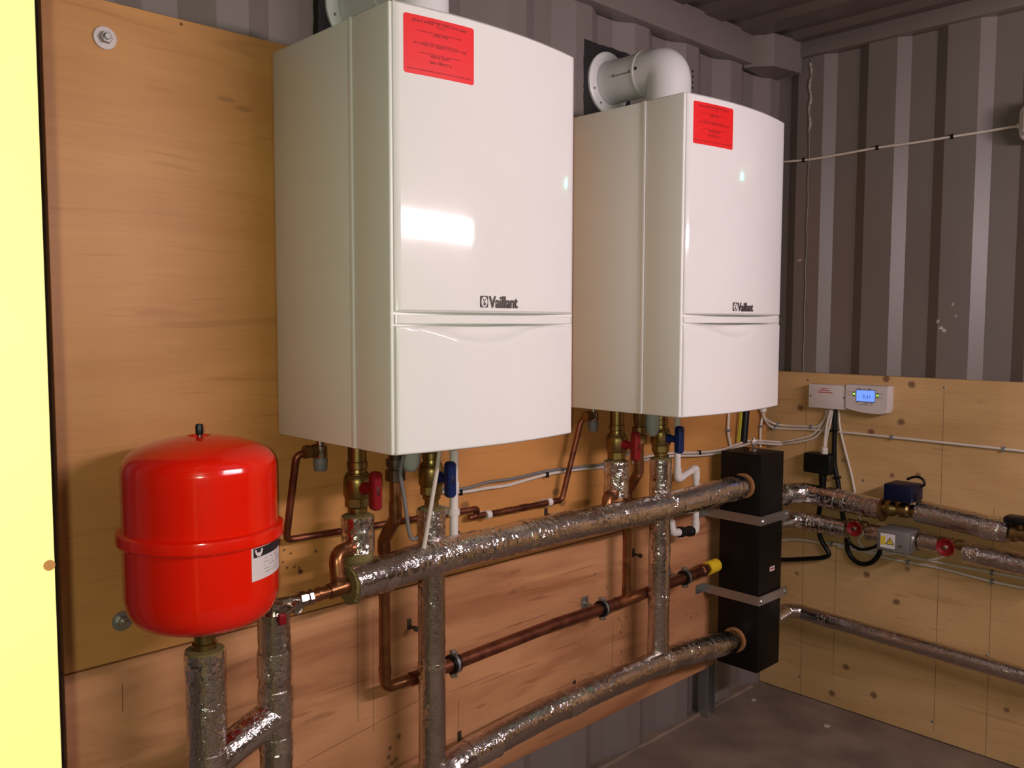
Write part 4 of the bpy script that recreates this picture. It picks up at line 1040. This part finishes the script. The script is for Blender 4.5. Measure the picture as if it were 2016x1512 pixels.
# ------------------------------------------------------------------ end wall: foil pipes and fittings
EX = 2.000
def run(name, label, pts, r, mat=None, bands=(), amp=0.038, loc=None):
    t = thing(name, label, 'pipe', loc or Vector(pts[0])-Vector((0, 0, r)))
    foil_sleeve('foil_sleeve', pts, r, t, mat, amp)
    for p, d, w in bands: tape_band(p, d, r*1.06, w, t)
    return t
A = [(2.000, -0.208, 0.791), (2.000, -0.456, 0.773), (2.000, -0.575, 0.788), (2.000, -0.851, 0.766)]
pA = run('foil_pipe', 'foil wrapped pipe from the black header to the blue motorised valve', fillet([(1.785, -0.140, 0.790), (1.955, -0.140, 0.790), (2.0, -0.185, 0.790)]+[A[1]], 0.04, 8), 0.0365, None,
         [((2.0, -0.285, 0.784), (0, 1, 0.06), 0.03), ((1.93, -0.145, 0.790), (1, 0, 0), 0.05), ((2.0, -0.325, 0.782), (0, 1, 0.06), 0.02)])
MB().lathe([(0.017, 0), (0.017, 0.05)], (HX1-0.004, -0.140, 0.785), (1, 0, 0), 18).build('copper_stub', M_COPPER, pA)
MB().lathe([(0.037, 0), (0.040, 0.002), (0.040, 0.010), (0.020, 0.012)], A[1], (0, -1, 0), 28).build('end_flange', M_BRASSD, pA)
pB = run('foil_pipe', 'foil wrapped pipe right of the blue motorised valve', [A[2], A[3]], 0.0365, M_FOIL_D, [((A[3][0], A[3][1]+0.05, A[3][2]+0.003), (0, 1, 0), 0.05)])
Lp = [(2.000, -0.132, 0.681), (2.000, -0.211, 0.682), (2.000, -0.340, 0.684), (2.000, -0.412, 0.688), (2.000, -0.469, 0.689), (2.000, -0.588, 0.692), (2.000, -0.648, 0.690), (2.000, -0.726, 0.677), (2.000, -0.894, 0.672), (2.000, -0.980, 0.667)]
pC = run('foil_pipe', 'short foil wrapped pipe from the black header to the first red wheel', fillet([(1.785, -0.140, 0.688), (1.96, -0.140, 0.688), (2.0, -0.170, 0.686), Lp[2]], 0.03, 6), 0.0305, None,
         [((2.0, -0.205, 0.686), (0, 1, 0), 0.09), ((2.0, -0.285, 0.685), (0, 1, 0), 0.02)], 0.06)
pD = run('foil_pipe', 'foil wrapped stub between the first red wheel and the grey box', [Lp[3], Lp[4]], 0.0285, M_FOIL_D)
pE = run('foil_pipe', 'foil wrapped stub between the grey box and the second red wheel', [Lp[5], Lp[6]], 0.0285, M_FOIL_D)
pF = run('foil_pipe', 'foil wrapped pipe leaving the second red wheel to the right edge', [Lp[7], Lp[9]], 0.0320, M_FOIL_D, [((Lp[7][0], Lp[7][1]-0.022, Lp[7][2]), (0, 1, 0), 0.045)])
Bp = [(2.000, -0.142, 0.342), (2.000, -0.221, 0.343), (2.000, -0.907, 0.331), (2.000, -0.994, 0.327)]
pG = run('foil_pipe', 'lowest foil wrapped pipe on the end wall, sloping right above the floor', fillet([(1.785, -0.140, 0.330), (1.955, -0.140, 0.352), (2.0, -0.175, 0.348), (2.0, -0.22, 0.345), Bp[3]], 0.03, 6), 0.0270, M_FOIL_D,
         [((1.90, -0.140, 0.345), (1, 0, 0.13), 0.09), ((2.0, -0.265, 0.343), (0, 1, 0), 0.03)])

mv = thing('motorised_valve', 'brass motorised valve with dark blue head on the end wall', 'valve', (2.0, -0.515, 0.75))
ya, yb = A[1][1]-0.010, A[2][1]+0.002; L_ = ya-yb
MB().lathe([(0.014, 0), (0.022, L_*0.02), (0.026, L_*0.12), (0.026, L_*0.28), (0.017, L_*0.40), (0.017, L_*0.46), (0.025, L_*0.50), (0.025, L_*0.74), (0.019, L_*0.80), (0.022, L_*0.84), (0.022, L_*0.97), (0.014, L_)], (2.0, ya, 0.781), (0, -1, 0.03), 20).build('valve_body', M_BRASS, mv)
MB().lathe([(0.014, 0), (0.014, 0.035)], (2.0, -0.515, 0.790), n=16).build('spindle_neck', M_BRASSD, mv)
hb = MB().box((1.945, -0.484, 0.818), (2.040, -0.576, 0.874), 0.005).build('actuator_head', M_NAVY, mv)
MB().tube(smooth_path([(2.000, -0.538, 0.887), (2.000, -0.554, 0.896), (2.000, -0.574, 0.900), (2.000, -0.590, 0.892), (2.000, -0.594, 0.877), (2.000, -0.583, 0.868)], 0.008), 0.0042, 10).build('actuator_cable', M_BLACKP, hb)
MB().tube([(1.975, -0.578, 0.845), (1.975, -0.582, 0.815)], 0.003, 8).build('manual_lever', M_BLACKP, mv)

def wheel_valve(pc, r, y0, y1, label):
    t = thing('wheel_valve', label, 'valve', (2.0, pc[1], pc[2]-r), 'red wheel gate valves')
    z = pc[2]+0.004
    MB().lathe([(0.012, 0), (0.017, 0.004), (0.017, abs(y1-y0)*0.3), (0.013, abs(y1-y0)*0.36), (0.019, abs(y1-y0)*0.5), (0.013, abs(y1-y0)*0.64), (0.017, abs(y1-y0)*0.7), (0.017, abs(y1-y0)-0.004), (0.012, abs(y1-y0))], (2.0, y0, z), (0, -1, 0), 12).build('valve_body', M_BRASSD, t)
    MB().lathe([(0.012, 0), (0.012, 0.03), (0.006, 0.032), (0.006, 0.05)], (1.99, pc[1], z), (-1, 0, 0), 12).build('bonnet', M_BRASSD, t)
    rings = []
    for rr, h in ((0.006, -0.001), (r*0.55, 0.0), (r*0.75, 0.003), (r, 0.004), (r*1.03, 0.009), (r, 0.014), (r*0.75, 0.011), (r*0.5, 0.007), (0.008, 0.008), (0.0001, 0.008)):
        rings.append((rr, h))
    w = MB(); o = Vector((1.940, pc[1], z)); n = 48
    w.rings([[o+Vector((-h, math.cos(2*PI*j/n)*rr*(1+(0.05 if (j//3) % 2 and rr > r*0.9 else 0)), math.sin(2*PI*j/n)*rr*(1+(0.05 if (j//3) % 2 and rr > r*0.9 else 0)))) for j in range(n)] for rr, h in rings], True)
    wh = w.build('hand_wheel', M_REDW, t, 30)
    MB().lathe([(0.0075, 0), (0.0075, 0.003), (0.003, 0.005), (0.0001, 0.005)], (1.9325, pc[1], z), (-1, 0, 0), 12).build('wheel_nut', M_CHROME, wh)
    return t
M_REDW = simple('red_wheel_paint', (0.19, 0.004, 0.006, 1), 0.45, spec=0.3)
W1 = [(1.935, -0.396, 0.703), (1.935, -0.690, 0.695)]
wheel_valve(W1[0], 0.024, Lp[2][1], Lp[3][1], 'brass gate valve with red wheel left of the grey box')
wheel_valve(W1[1], 0.0265, Lp[6][1], Lp[7][1], 'brass gate valve with red wheel right of the grey box')

gb = thing('pump_box', 'grey metal pump box with yellow warning label between two red wheels', 'pump', (1.97, -0.525, 0.645))
gy0, gy1, gz0, gz1, gx = -0.470, -0.573, 0.650, 0.722, 1.940
MB().box((gx, gy0, gz0), (2.035, gy1, gz1), 0.003).build('housing', M_GREYBOX, gb)
MB().box((gx+0.01, gy1, gz0+0.004), (2.02, gy1-0.008, gz1-0.008), 0.002).build('end_cap', M_ZINC, gb)
for (yy0, yy1) in ((gy0+0.018, gy0), (gy1-0.006, gy1-0.030)):
    MB().lathe([(0.016, 0), (0.016, abs(yy1-yy0))], (2.0, yy0, 0.690), (0, -1, 0), 12).build('pump_union', M_BRASSD, gb)
wl = MB().box((gx-0.0006, gy0-0.012, gz0+0.010), (gx, gy0-0.060, gz1-0.014)).build('warning_label', M_PAPER, gb)
wl['label'] = 'white and yellow sticker with a black warning triangle'
MB().box((gx-0.0009, gy0-0.013, gz0+0.020), (gx-0.0005, gy0-0.028, gz1-0.024)).build('yellow_patch', M_YELLOW, wl)
def tri(cy, cz, s): return [(cy+s*0.95, cz-s*0.6), (cy-s*0.95, cz-s*0.6), (cy, cz+s)]
MB().prism(tri(gy0-0.0435, gz0+0.032, 0.0155), 'x', gx-0.0010, gx-0.0005).build('triangle_border', M_INK, wl)
MB().prism(tri(gy0-0.0435, gz0+0.032, 0.0115), 'x', gx-0.0013, gx-0.0009).build('triangle_field', M_YELLOW, wl)
MB().prism([(gy0-0.041, gz0+0.041), (gy0-0.045, gz0+0.032), (gy0-0.043, gz0+0.032), (gy0-0.0455, gz0+0.025), (gy0-0.0425, gz0+0.034), (gy0-0.0445, gz0+0.034)], 'x', gx-0.0016, gx-0.0012).build('triangle_mark', M_INK, wl)
MB().lathe([(0.004, 0), (0.004, 0.006), (0.0001, 0.007)], (gx, gy1+0.022, gz0+0.026), (-1, 0, 0), 10).build('cover_screw', M_CHROME, gb)

bv = thing('lever_valve', 'brass valve with black lever cut off by the right edge', 'valve', (2.0, -0.90, 0.73))
MB().lathe([(0.020, 0), (0.029, 0.004), (0.029, 0.020), (0.022, 0.024), (0.025, 0.05), (0.022, 0.08), (0.029, 0.084), (0.029, 0.10), (0.02, 0.104)], (2.0, A[3][1]-0.002, 0.766), (0, -1, 0), 16).build('valve_body', M_BRASSD, bv)
MB().box((1.955, -0.842, 0.799), (2.01, -0.96, 0.822), 0.008).build('lever', M_BLACKP, bv)
MB().lathe([(0.01, 0), (0.01, 0.03)], (1.985, -0.885, 0.785), n=12).build('stem', M_BRASSD, bv)

# ------------------------------------------------------------------ control boxes on the end wall
jb = thing('junction_box', 'plain white wiring box with small red print left of the programmer', 'wiring box', (2.055, -0.232, 1.098))
MB().box((2.036, -0.163, 1.098), (2.0735, -0.303, 1.184), 0.003).build('cover', M_BOXW, jb)
m = MB(); rnd = random.Random(4)
for (zz, w0, w1) in ((1.168, -0.212, -0.232), (1.161, -0.205, -0.243), (1.154, -0.198, -0.250)):
    y = w0
    while y > w1:
        l = 0.002+0.004*rnd.random(); m.box((2.0354, y, zz), (2.0358, y-l, zz+0.0036)); y -= l+0.0012
m.build('red_print', M_REDINK, jb)
for yy in (-0.171, -0.296):
    MB().lathe([(0.0028, 0), (0.0028, 0.0006), (0.0001, 0.0007)], (2.036, yy, 1.141), (-1, 0, 0), 10).build('screw_hole', M_INK, jb)

pg = thing('programmer', 'white heating programmer with a lit blue display reading 5:31', 'programmer', (2.05, -0.377, 1.088))
out = [(-0.3035, 1.190), (-0.451, 1.190), (-0.4535, 1.187), (-0.4535, 1.110), (-0.448, 1.098), (-0.436, 1.0925), (-0.40, 1.0915), (-0.36, 1.094), (-0.32, 1.101), (-0.3035, 1.106)]
m = MB()
def sc(o_, k, cx=-0.378, cz=1.14): return [(cx+(p[0]-cx)*k, cz+(p[1]-cz)*k) for p in o_]
m.rings([[(2.0735, a, b) for a, b in out], [(2.036, a, b) for a, b in out], [(2.030, a, b) for a, b in sc(out, 0.965)]], True)
m.build('case', M_BOXW, pg, 30)
S = [(2.029, -0.345, 1.175), (2.029, -0.409, 1.134)]
sy0, sy1, sz1, sz0 = S[0][1], S[1][1], 1.1725, 1.1345
MB().box((2.0285, sy0+0.002, sz0-0.003), (2.0305, sy1-0.002, sz1+0.003), 0.0008).build('bezel', M_GREYP, pg)
scr = MB().box((2.0278, sy0, sz0), (2.0295, sy1, sz1)).build('display', M_SCREEN, pg)
vs, fs = text_geo('5:31', 1.0)
mx_ = max(p.x for p in vs); hh = max(p.y for p in vs)
m = MB(); wdt = 0.026; hgt = 0.0115
m.add([(2.0274, (sy0+sy1)/2-0.002+wdt/2-p.x/mx_*wdt+(-p.y/hh*0.0015), sz0+0.010+p.y/hh*hgt) for p in vs], fs)
m.build('display_digits', M_INK, scr)
for yy, zz in ((sy0+0.009, 1.158), (sy1-0.009, 1.157)):
    MB().box((2.0285, yy+0.0035, zz-0.009), (2.0305, yy-0.0035, zz+0.009), 0.0008).build('button_rocker', M_GREYP, pg)
    MB().box((2.0280, yy+0.0032, zz-0.003), (2.0290, yy-0.0032, zz+0.003)).build('button_light', M_LEDY, pg)
m = MB(); rnd = random.Random(8)
for (y0, y1, zz, h) in ((-0.312, -0.328, 1.163, 0.0018), (-0.312, -0.326, 1.152, 0.0018), (-0.421, -0.438, 1.161, 0.0018), (-0.421, -0.434, 1.149, 0.0018), (-0.352, -0.402, 1.1215, 0.0018)):
    y = y0
    while y > y1:
        l = 0.002+0.003*rnd.random(); m.box((2.0296, y, zz), (2.0301, y-l, zz+h)); y -= l+0.001
m.build('case_print', M_GREYP, pg)
m = MB()
for (yy, w, zz) in ((-0.349, 0.009, 1.1775), (-0.386, 0.009, 1.1775), (-0.345, 0.006, 1.128), (-0.370, 0.016, 1.128), (-0.394, 0.008, 1.128)):
    MB().box((2.0288, yy, zz-0.001), (2.0304, yy-w, zz+0.002)).build('button', M_GREYP, pg)

bb = thing('thermostat_box', 'square black plastic box on the end wall with white cables entering on top', 'thermostat', (2.05, -0.21, 0.86))
MB().box((2.018, -0.158, 0.862), (2.0735, -0.262, 0.934), 0.006, 3).build('case', M_BLACKP, bb)
MB().lathe([(0.014, 0), (0.014, -0.03), (0.0125, -0.034), (0.0125, -0.060)], (2.046, -0.222, 0.864), n=14).build('conduit_stub', M_BLACKP, bb)
g = MB().lathe([(0.0125, 0), (0.0125, 0.008), (0.0105, 0.009), (0.0125, 0.011), (0.0115, 0.022), (0.007, 0.024)], (2.046, -0.226, 0.934), n=8).build('cable_gland', M_PVC, bb)

# ------------------------------------------------------------------ cables
def cable(name, label, pts, r, mat, clips=(), clipmat=None, group=None, step=0.02):
    P = smooth_path(pts, step)
    t = thing(name, label, 'cable', Vector(pts[0]), group)
    MB().tube(P, r, 10).build('sheath', mat, t)
    for c in clips:
        c = Vector(c)
        # small clip hugging the cable against the wall
        best = min(range(len(P)-1), key=lambda i: (P[i]-c).length)
        d = (P[best+1]-P[best]).normalized(); q = P[best]
        nrm = Vector((0, -1, 0)) if q.x < 2.0 else Vector((-1, 0, 0))
        MB().obox(q+nrm*0.001, d, nrm.cross(d), nrm, 0.004, r+0.003, r+0.0015).build('cable_clip', clipmat or M_GREYP, t)
    return t

cable('white_cable', 'white cable climbing across the ribbed end wall to the bulkhead light', [(2.088, -0.007, 2.005), (2.088, -0.128, 2.000), (2.088, -0.243, 2.003), (2.088, -0.365, 2.007), (2.088, -0.488, 2.006), (2.088, -0.608, 2.008), (2.088, -0.707, 2.009), (2.088, -0.772, 2.011)]+[(2.075, -0.803, 2.008)], 0.0042, M_CABLE,
      [(2.088, -0.088, 2.002), (2.088, -0.362, 2.007), (2.088, -0.607, 2.008)], M_BLACKP)
CX = 2.0665
cable('white_cable', 'white cable pinned level across the end plywood to the right edge', [(1.972, -0.020, 1.072), (1.984, -0.020, 1.045)]+[(2.067, -0.014, 1.007), (2.067, -0.172, 1.014), (2.067, -0.281, 1.015), (2.067, -0.456, 1.014), (2.067, -0.804, 1.011), (2.067, -0.936, 1.007)], 0.0044, M_CABLE,
      [(2.067, -0.014, 1.007), (2.067, -0.456, 1.014), (2.067, -0.804, 1.011)])
cable('white_cable', 'short white cable from the boiler gland to the wiring box bundle', [(1.969, -0.020, 1.073), (1.980, -0.020, 1.053)]+[(2.067, -0.027, 1.020), (2.067, -0.162, 1.024), (2.067, -0.191, 1.031), (2.067, -0.219, 1.066), (2.067, -0.228, 1.093)], 0.0044, M_CABLE, [(2.067, -0.027, 1.020), (2.067, -0.160, 1.024)])
tr = [(1.207, -0.012, 0.978), (1.379, -0.012, 0.979), (1.569, -0.012, 0.963), (1.707, -0.012, 0.958), (1.762, -0.012, 0.963), (1.846, -0.012, 0.971), (1.922, -0.012, 0.972), (2.017, -0.012, 0.961)]
ca = cable('white_cable', 'upper white cable of the pair passing behind the black header top', tr[:-1]+[(2.067, -0.026, 0.954), (2.067, -0.070, 0.962), (2.067, -0.149, 0.987), (2.067, -0.184, 1.011), (2.067, -0.210, 1.053), (2.067, -0.220, 1.092)], 0.0042, M_CABLE, [tr[2]], M_BLACKP)
tr2 = [(p[0]+0.002, p[1]-0.002, p[2]-0.010) for p in tr]
cable('white_cable', 'lower white cable of the pair passing behind the black header top', tr2[:-1]+[(q[0]-0.002, q[1]-0.006, q[2]-0.009) for q in [(2.067, -0.026, 0.954), (2.067, -0.070, 0.962), (2.067, -0.149, 0.984), (2.067, -0.184, 1.006), (2.067, -0.214, 1.049), (2.067, -0.226, 1.093)]], 0.0042, M_CABLE, [tr2[1]], M_BLACKP)
cable('white_cable', 'white cable rising from the black thermostat box to the wiring box', [(2.046, -0.224, 0.955)]+[(2.050, -0.224, 0.991), (2.050, -0.230, 1.041), (2.050, -0.243, 1.095)], 0.0046, M_CABLE)
cable('white_cable', 'second white cable rising from the black thermostat box', [(2.046, -0.229, 0.955)]+[(2.054, -0.229, 0.991), (2.054, -0.239, 1.041), (2.054, -0.249, 1.095)], 0.0042, M_CABLE)
cable('black_cable', 'thick black cable hanging straight down from the wiring box', [(2.060, -0.252, 1.095), (2.060, -0.254, 1.018), (2.060, -0.255, 0.941), (2.060, -0.260, 0.886), (2.060, -0.273, 0.833), (2.060, -0.280, 0.787), (2.060, -0.292, 0.725), (2.060, -0.309, 0.654), (2.060, -0.317, 0.591), (2.060, -0.342, 0.561), (2.060, -0.375, 0.555), (2.060, -0.407, 0.570), (2.060, -0.427, 0.600), (2.060, -0.434, 0.623)], 0.0085, M_BLACKP, [(2.060, -0.258, 1.019), (2.060, -0.273, 0.855)], M_BLACKP)
cable('black_cable', 'black cable looping under the first red wheel into the grey box', [(2.030, -0.323, 0.661), (2.030, -0.335, 0.631), (2.030, -0.368, 0.614), (2.030, -0.408, 0.623), (2.030, -0.439, 0.643), (2.030, -0.459, 0.665)], 0.0058, M_BLACKP)
cable('white_cable', 'white cable slanting from the wiring box down behind the pipes', [(2.067, -0.264, 1.096), (2.067, -0.270, 1.034), (2.067, -0.291, 0.954), (2.067, -0.316, 0.874), (2.067, -0.335, 0.795), (2.067, -0.352, 0.724), (2.067, -0.372, 0.673), (2.067, -0.351, 0.638), (2.067, -0.370, 0.613), (2.067, -0.410, 0.602), (2.067, -0.477, 0.610)], 0.0044, M_CABLE)
cable('white_cable', 'upper white cable of the low run beneath the pump box', [(2.067, -0.049, 0.578), (2.067, -0.119, 0.595), (2.067, -0.204, 0.600), (2.067, -0.277, 0.606), (2.067, -0.424, 0.612), (2.067, -0.528, 0.615), (2.067, -0.621, 0.611), (2.067, -0.786, 0.612), (2.067, -0.952, 0.613)], 0.0044, M_CABLE, [(2.067, -0.250, 0.603), (2.067, -0.518, 0.615), (2.067, -0.786, 0.612)])
cable('white_cable', 'lower white cable of the low run beneath the pump box', [(2.067, -0.277, 0.599), (2.067, -0.370, 0.598), (2.067, -0.470, 0.591), (2.067, -0.625, 0.593), (2.067, -0.787, 0.583), (2.067, -0.954, 0.583)], 0.0044, M_CABLE, [(2.067, -0.519, 0.592), (2.067, -0.787, 0.583)])
cable('white_cable', 'thin white cable curving up to the second red wheel', [(2.060, -0.427, 0.614), (2.060, -0.514, 0.615), (2.060, -0.564, 0.611), (2.060, -0.613, 0.621), (2.060, -0.648, 0.640)], 0.0036, M_CABLE)
cable('black_conduit', 'black flexible conduit bending from the header to behind the pipes', [(2.050, -0.026, 0.506), (2.050, -0.079, 0.513), (2.050, -0.170, 0.535), (2.050, -0.233, 0.553), (2.050, -0.252, 0.567), (2.050, -0.243, 0.584), (2.050, -0.223, 0.612), (2.050, -0.210, 0.647), (2.050, -0.209, 0.713), (2.050, -0.219, 0.770), (2.050, -0.223, 0.818)], 0.0085, M_BLACKP)
cable('white_cable', 'white cable crossing the plywood between the boilers, below the grey one', [(0.412, -0.010, 1.166), (0.412, -0.010, 1.06), (0.414, -0.010, 0.992)]+[(0.504, -0.010, 0.970), (0.600, -0.010, 0.968), (0.674, -0.010, 0.966), (0.751, -0.010, 0.972), (0.822, -0.010, 0.977), (0.938, -0.010, 0.977), (1.075, -0.010, 0.970), (1.172, -0.010, 0.976)], 0.0048, M_CABLE, [(0.504, -0.010, 0.970), (0.822, -0.010, 0.977)], M_BLACKP)
cable('grey_cable', 'grey cable crossing the plywood between the boilers, above the white one', [(0.402, -0.012, 1.166), (0.402, -0.012, 1.07), (0.408, -0.012, 1.002)]+[(0.502, -0.012, 0.978), (0.598, -0.012, 0.984), (0.691, -0.012, 0.982), (0.820, -0.012, 0.987), (0.936, -0.012, 0.983), (1.073, -0.012, 0.980), (1.181, -0.012, 0.996), (1.264, -0.012, 1.069)][:-1]+[(1.16, -0.10, 1.10)], 0.0042, M_CABLEG)
cable('white_cable', 'white cable hanging in front of the nearer blue handled valve', [(0.305, -0.175, 1.118), (0.300, -0.175, 1.084), (0.290, -0.175, 1.039), (0.279, -0.175, 0.989), (0.268, -0.175, 0.939), (0.259, -0.175, 0.900)], 0.0052, M_CABLE)
cable('grey_cable', 'grey cable hanging in a loop beside the nearer gas union', [(0.231, -0.150, 1.123), (0.220, -0.150, 1.098), (0.214, -0.150, 1.068), (0.221, -0.150, 1.033), (0.230, -0.150, 0.980), (0.238, -0.150, 0.933), (0.247, -0.150, 0.918), (0.261, -0.150, 0.920)], 0.0044, M_CABLEG)
cable('white_cable', 'white cable dropping from the farther boiler to the header, left one', [(1.759, -0.010, 1.139), (1.752, -0.010, 1.055), (1.754, -0.010, 1.009), (1.776, -0.010, 0.952)], 0.0048, M_CABLE, [(1.753, -0.010, 1.018)])
cable('white_cable', 'white cable dropping from the gland behind the header, right one', [(1.990, -0.010, 1.070), (1.977, -0.010, 1.037), (1.971, -0.010, 0.999), (1.974, -0.010, 0.942)], 0.0044, M_CABLE, [(1.970, -0.010, 1.015)])
ib = thing('isolator_box', 'white wiring box on the plywood hidden behind the farther boiler', 'wiring box', (1.86, -0.03, 1.20))
MB().box((1.735, -0.045, 1.205), (1.965, 0.0, 1.330), 0.004).build('case', M_BOXW, ib)
for xx in (1.745, 1.955): MB().lathe([(0.003, 0), (0.003, 0.0008), (0.0001, 0.0009)], (xx, -0.045, 1.268), (0, -1, 0), 10).build('screw', M_ZINC, ib)
kb = thing('earth_cable', 'yellow and green earth wire beside a black cable above the header', 'cable', [(1.841, -0.015, 0.955)][0])
MB().tube(smooth_path([(1.826, -0.018, 1.136), (1.816, -0.018, 1.041), (1.808, -0.018, 0.977)]), 0.0055, 10).build('yellow_core', M_YELLOW, kb)
MB().tube(smooth_path([(1.822, -0.022, 1.136), (1.812, -0.022, 1.042), (1.804, -0.022, 0.978)]), 0.0022, 8).build('green_stripe', M_GREEN, kb)
MB().tube(smooth_path([(1.870, -0.012, 1.133), (1.860, -0.012, 1.037), (1.853, -0.012, 0.969)]), 0.0125, 12).build('black_sleeve', M_BLACKP, kb)
gl = thing('cable_gland', 'white cable gland under the right end of the farther boiler', 'gland', [(1.961, -0.020, 1.085)][0])
gp_ = Vector([(1.969, -0.020, 1.073)][0])
MB().lathe([(0.007, 0.10), (0.007, 0.021), (0.013, 0.02), (0.013, 0.004), (0.009, 0.0), (0.0001, 0.0)], gp_, n=10).build('nut', M_PVC, gl)

# ------------------------------------------------------------------ bulkhead light on the end wall (unlit, with a green charge light)
bl = thing('bulkhead_light', 'white bulkhead light fitting on the end wall at the right edge', 'light', (2.06, -1.0, 1.94))
def pill(y0, y1, z0, z1, k=10):
    r = (z1-z0)/2; out = []
    for i in range(k+1):
        a = PI/2+PI*i/k; out.append((y0+(-r-math.cos(a)*r) if 0 else y0-r-math.cos(a)*(-r)*-1, (z0+z1)/2+r*math.sin(a)))
    return out
def rrect(y0, y1, z0, z1, r, k=6):
    o_ = []
    for (cy, cz, a0) in ((y0-r, z1-r, PI/2), (y0-r, z0+r, PI), (y1+r, z0+r, 1.5*PI), (y1+r, z1-r, 2*PI)):
        for i in range(k+1):
            a = a0+PI/2*i/k
            o_.append((cy-(math.cos(a)*r), cz+math.sin(a)*r))
    return o_
o0 = rrect(-0.812, -1.20, 1.952, 2.072, 0.035)
m = MB(); m.rings([[(2.094, a, b) for a, b in o0], [(2.052, a, b) for a, b in o0], [(2.046, -1.006+(a+1.006)*0.97, 2.012+(b-2.012)*0.93) for a, b in o0]], True)
m.build('base', M_BOXW, bl, 30)
m = MB(); m.rings([[(2.046, -1.006+(a+1.006)*0.94, 2.012+(b-2.012)*0.84) for a, b in o0], [(2.020, -1.006+(a+1.006)*0.92, 2.012+(b-2.012)*0.74) for a, b in o0], [(2.012, -1.006+(a+1.006)*0.86, 2.012+(b-2.012)*0.5) for a, b in o0]], True)
m.build('diffuser', M_BOXW, bl, 50)
MB().lathe([(0.009, 0), (0.009, 0.004), (0.0001, 0.005)], (2.018, -1.072, 1.964), (-1, 0, 0), 10).build('charge_light', M_LED, bl)
MB().lathe([(0.008, 0), (0.008, 0.012)], (2.072, -0.813, 2.008), (0, 1, 0), 10).build('gland', M_CABLE, bl)

# ------------------------------------------------------------------ tube light on the far side wall (lights the room, seen reflected in the boiler)
tl = thing('tube_light', 'white tube light on the wall opposite the boilers, behind the viewer', 'light', (0.75, -2.27, 1.75))
MB().box((0.10, -2.300, 1.752), (1.36, -2.262, 1.836), 0.006).build('body', M_BOXW, tl)
m = MB()
pr = [(-2.262, 1.757), (-2.235, 1.760), (-2.222, 1.775), (-2.218, 1.794), (-2.222, 1.813), (-2.235, 1.828), (-2.262, 1.831)]
m.rings([[(0.115, a, b) for a, b in pr], [(1.345, a, b) for a, b in pr]], True)
m.build('diffuser', M_LAMP, tl, 60)
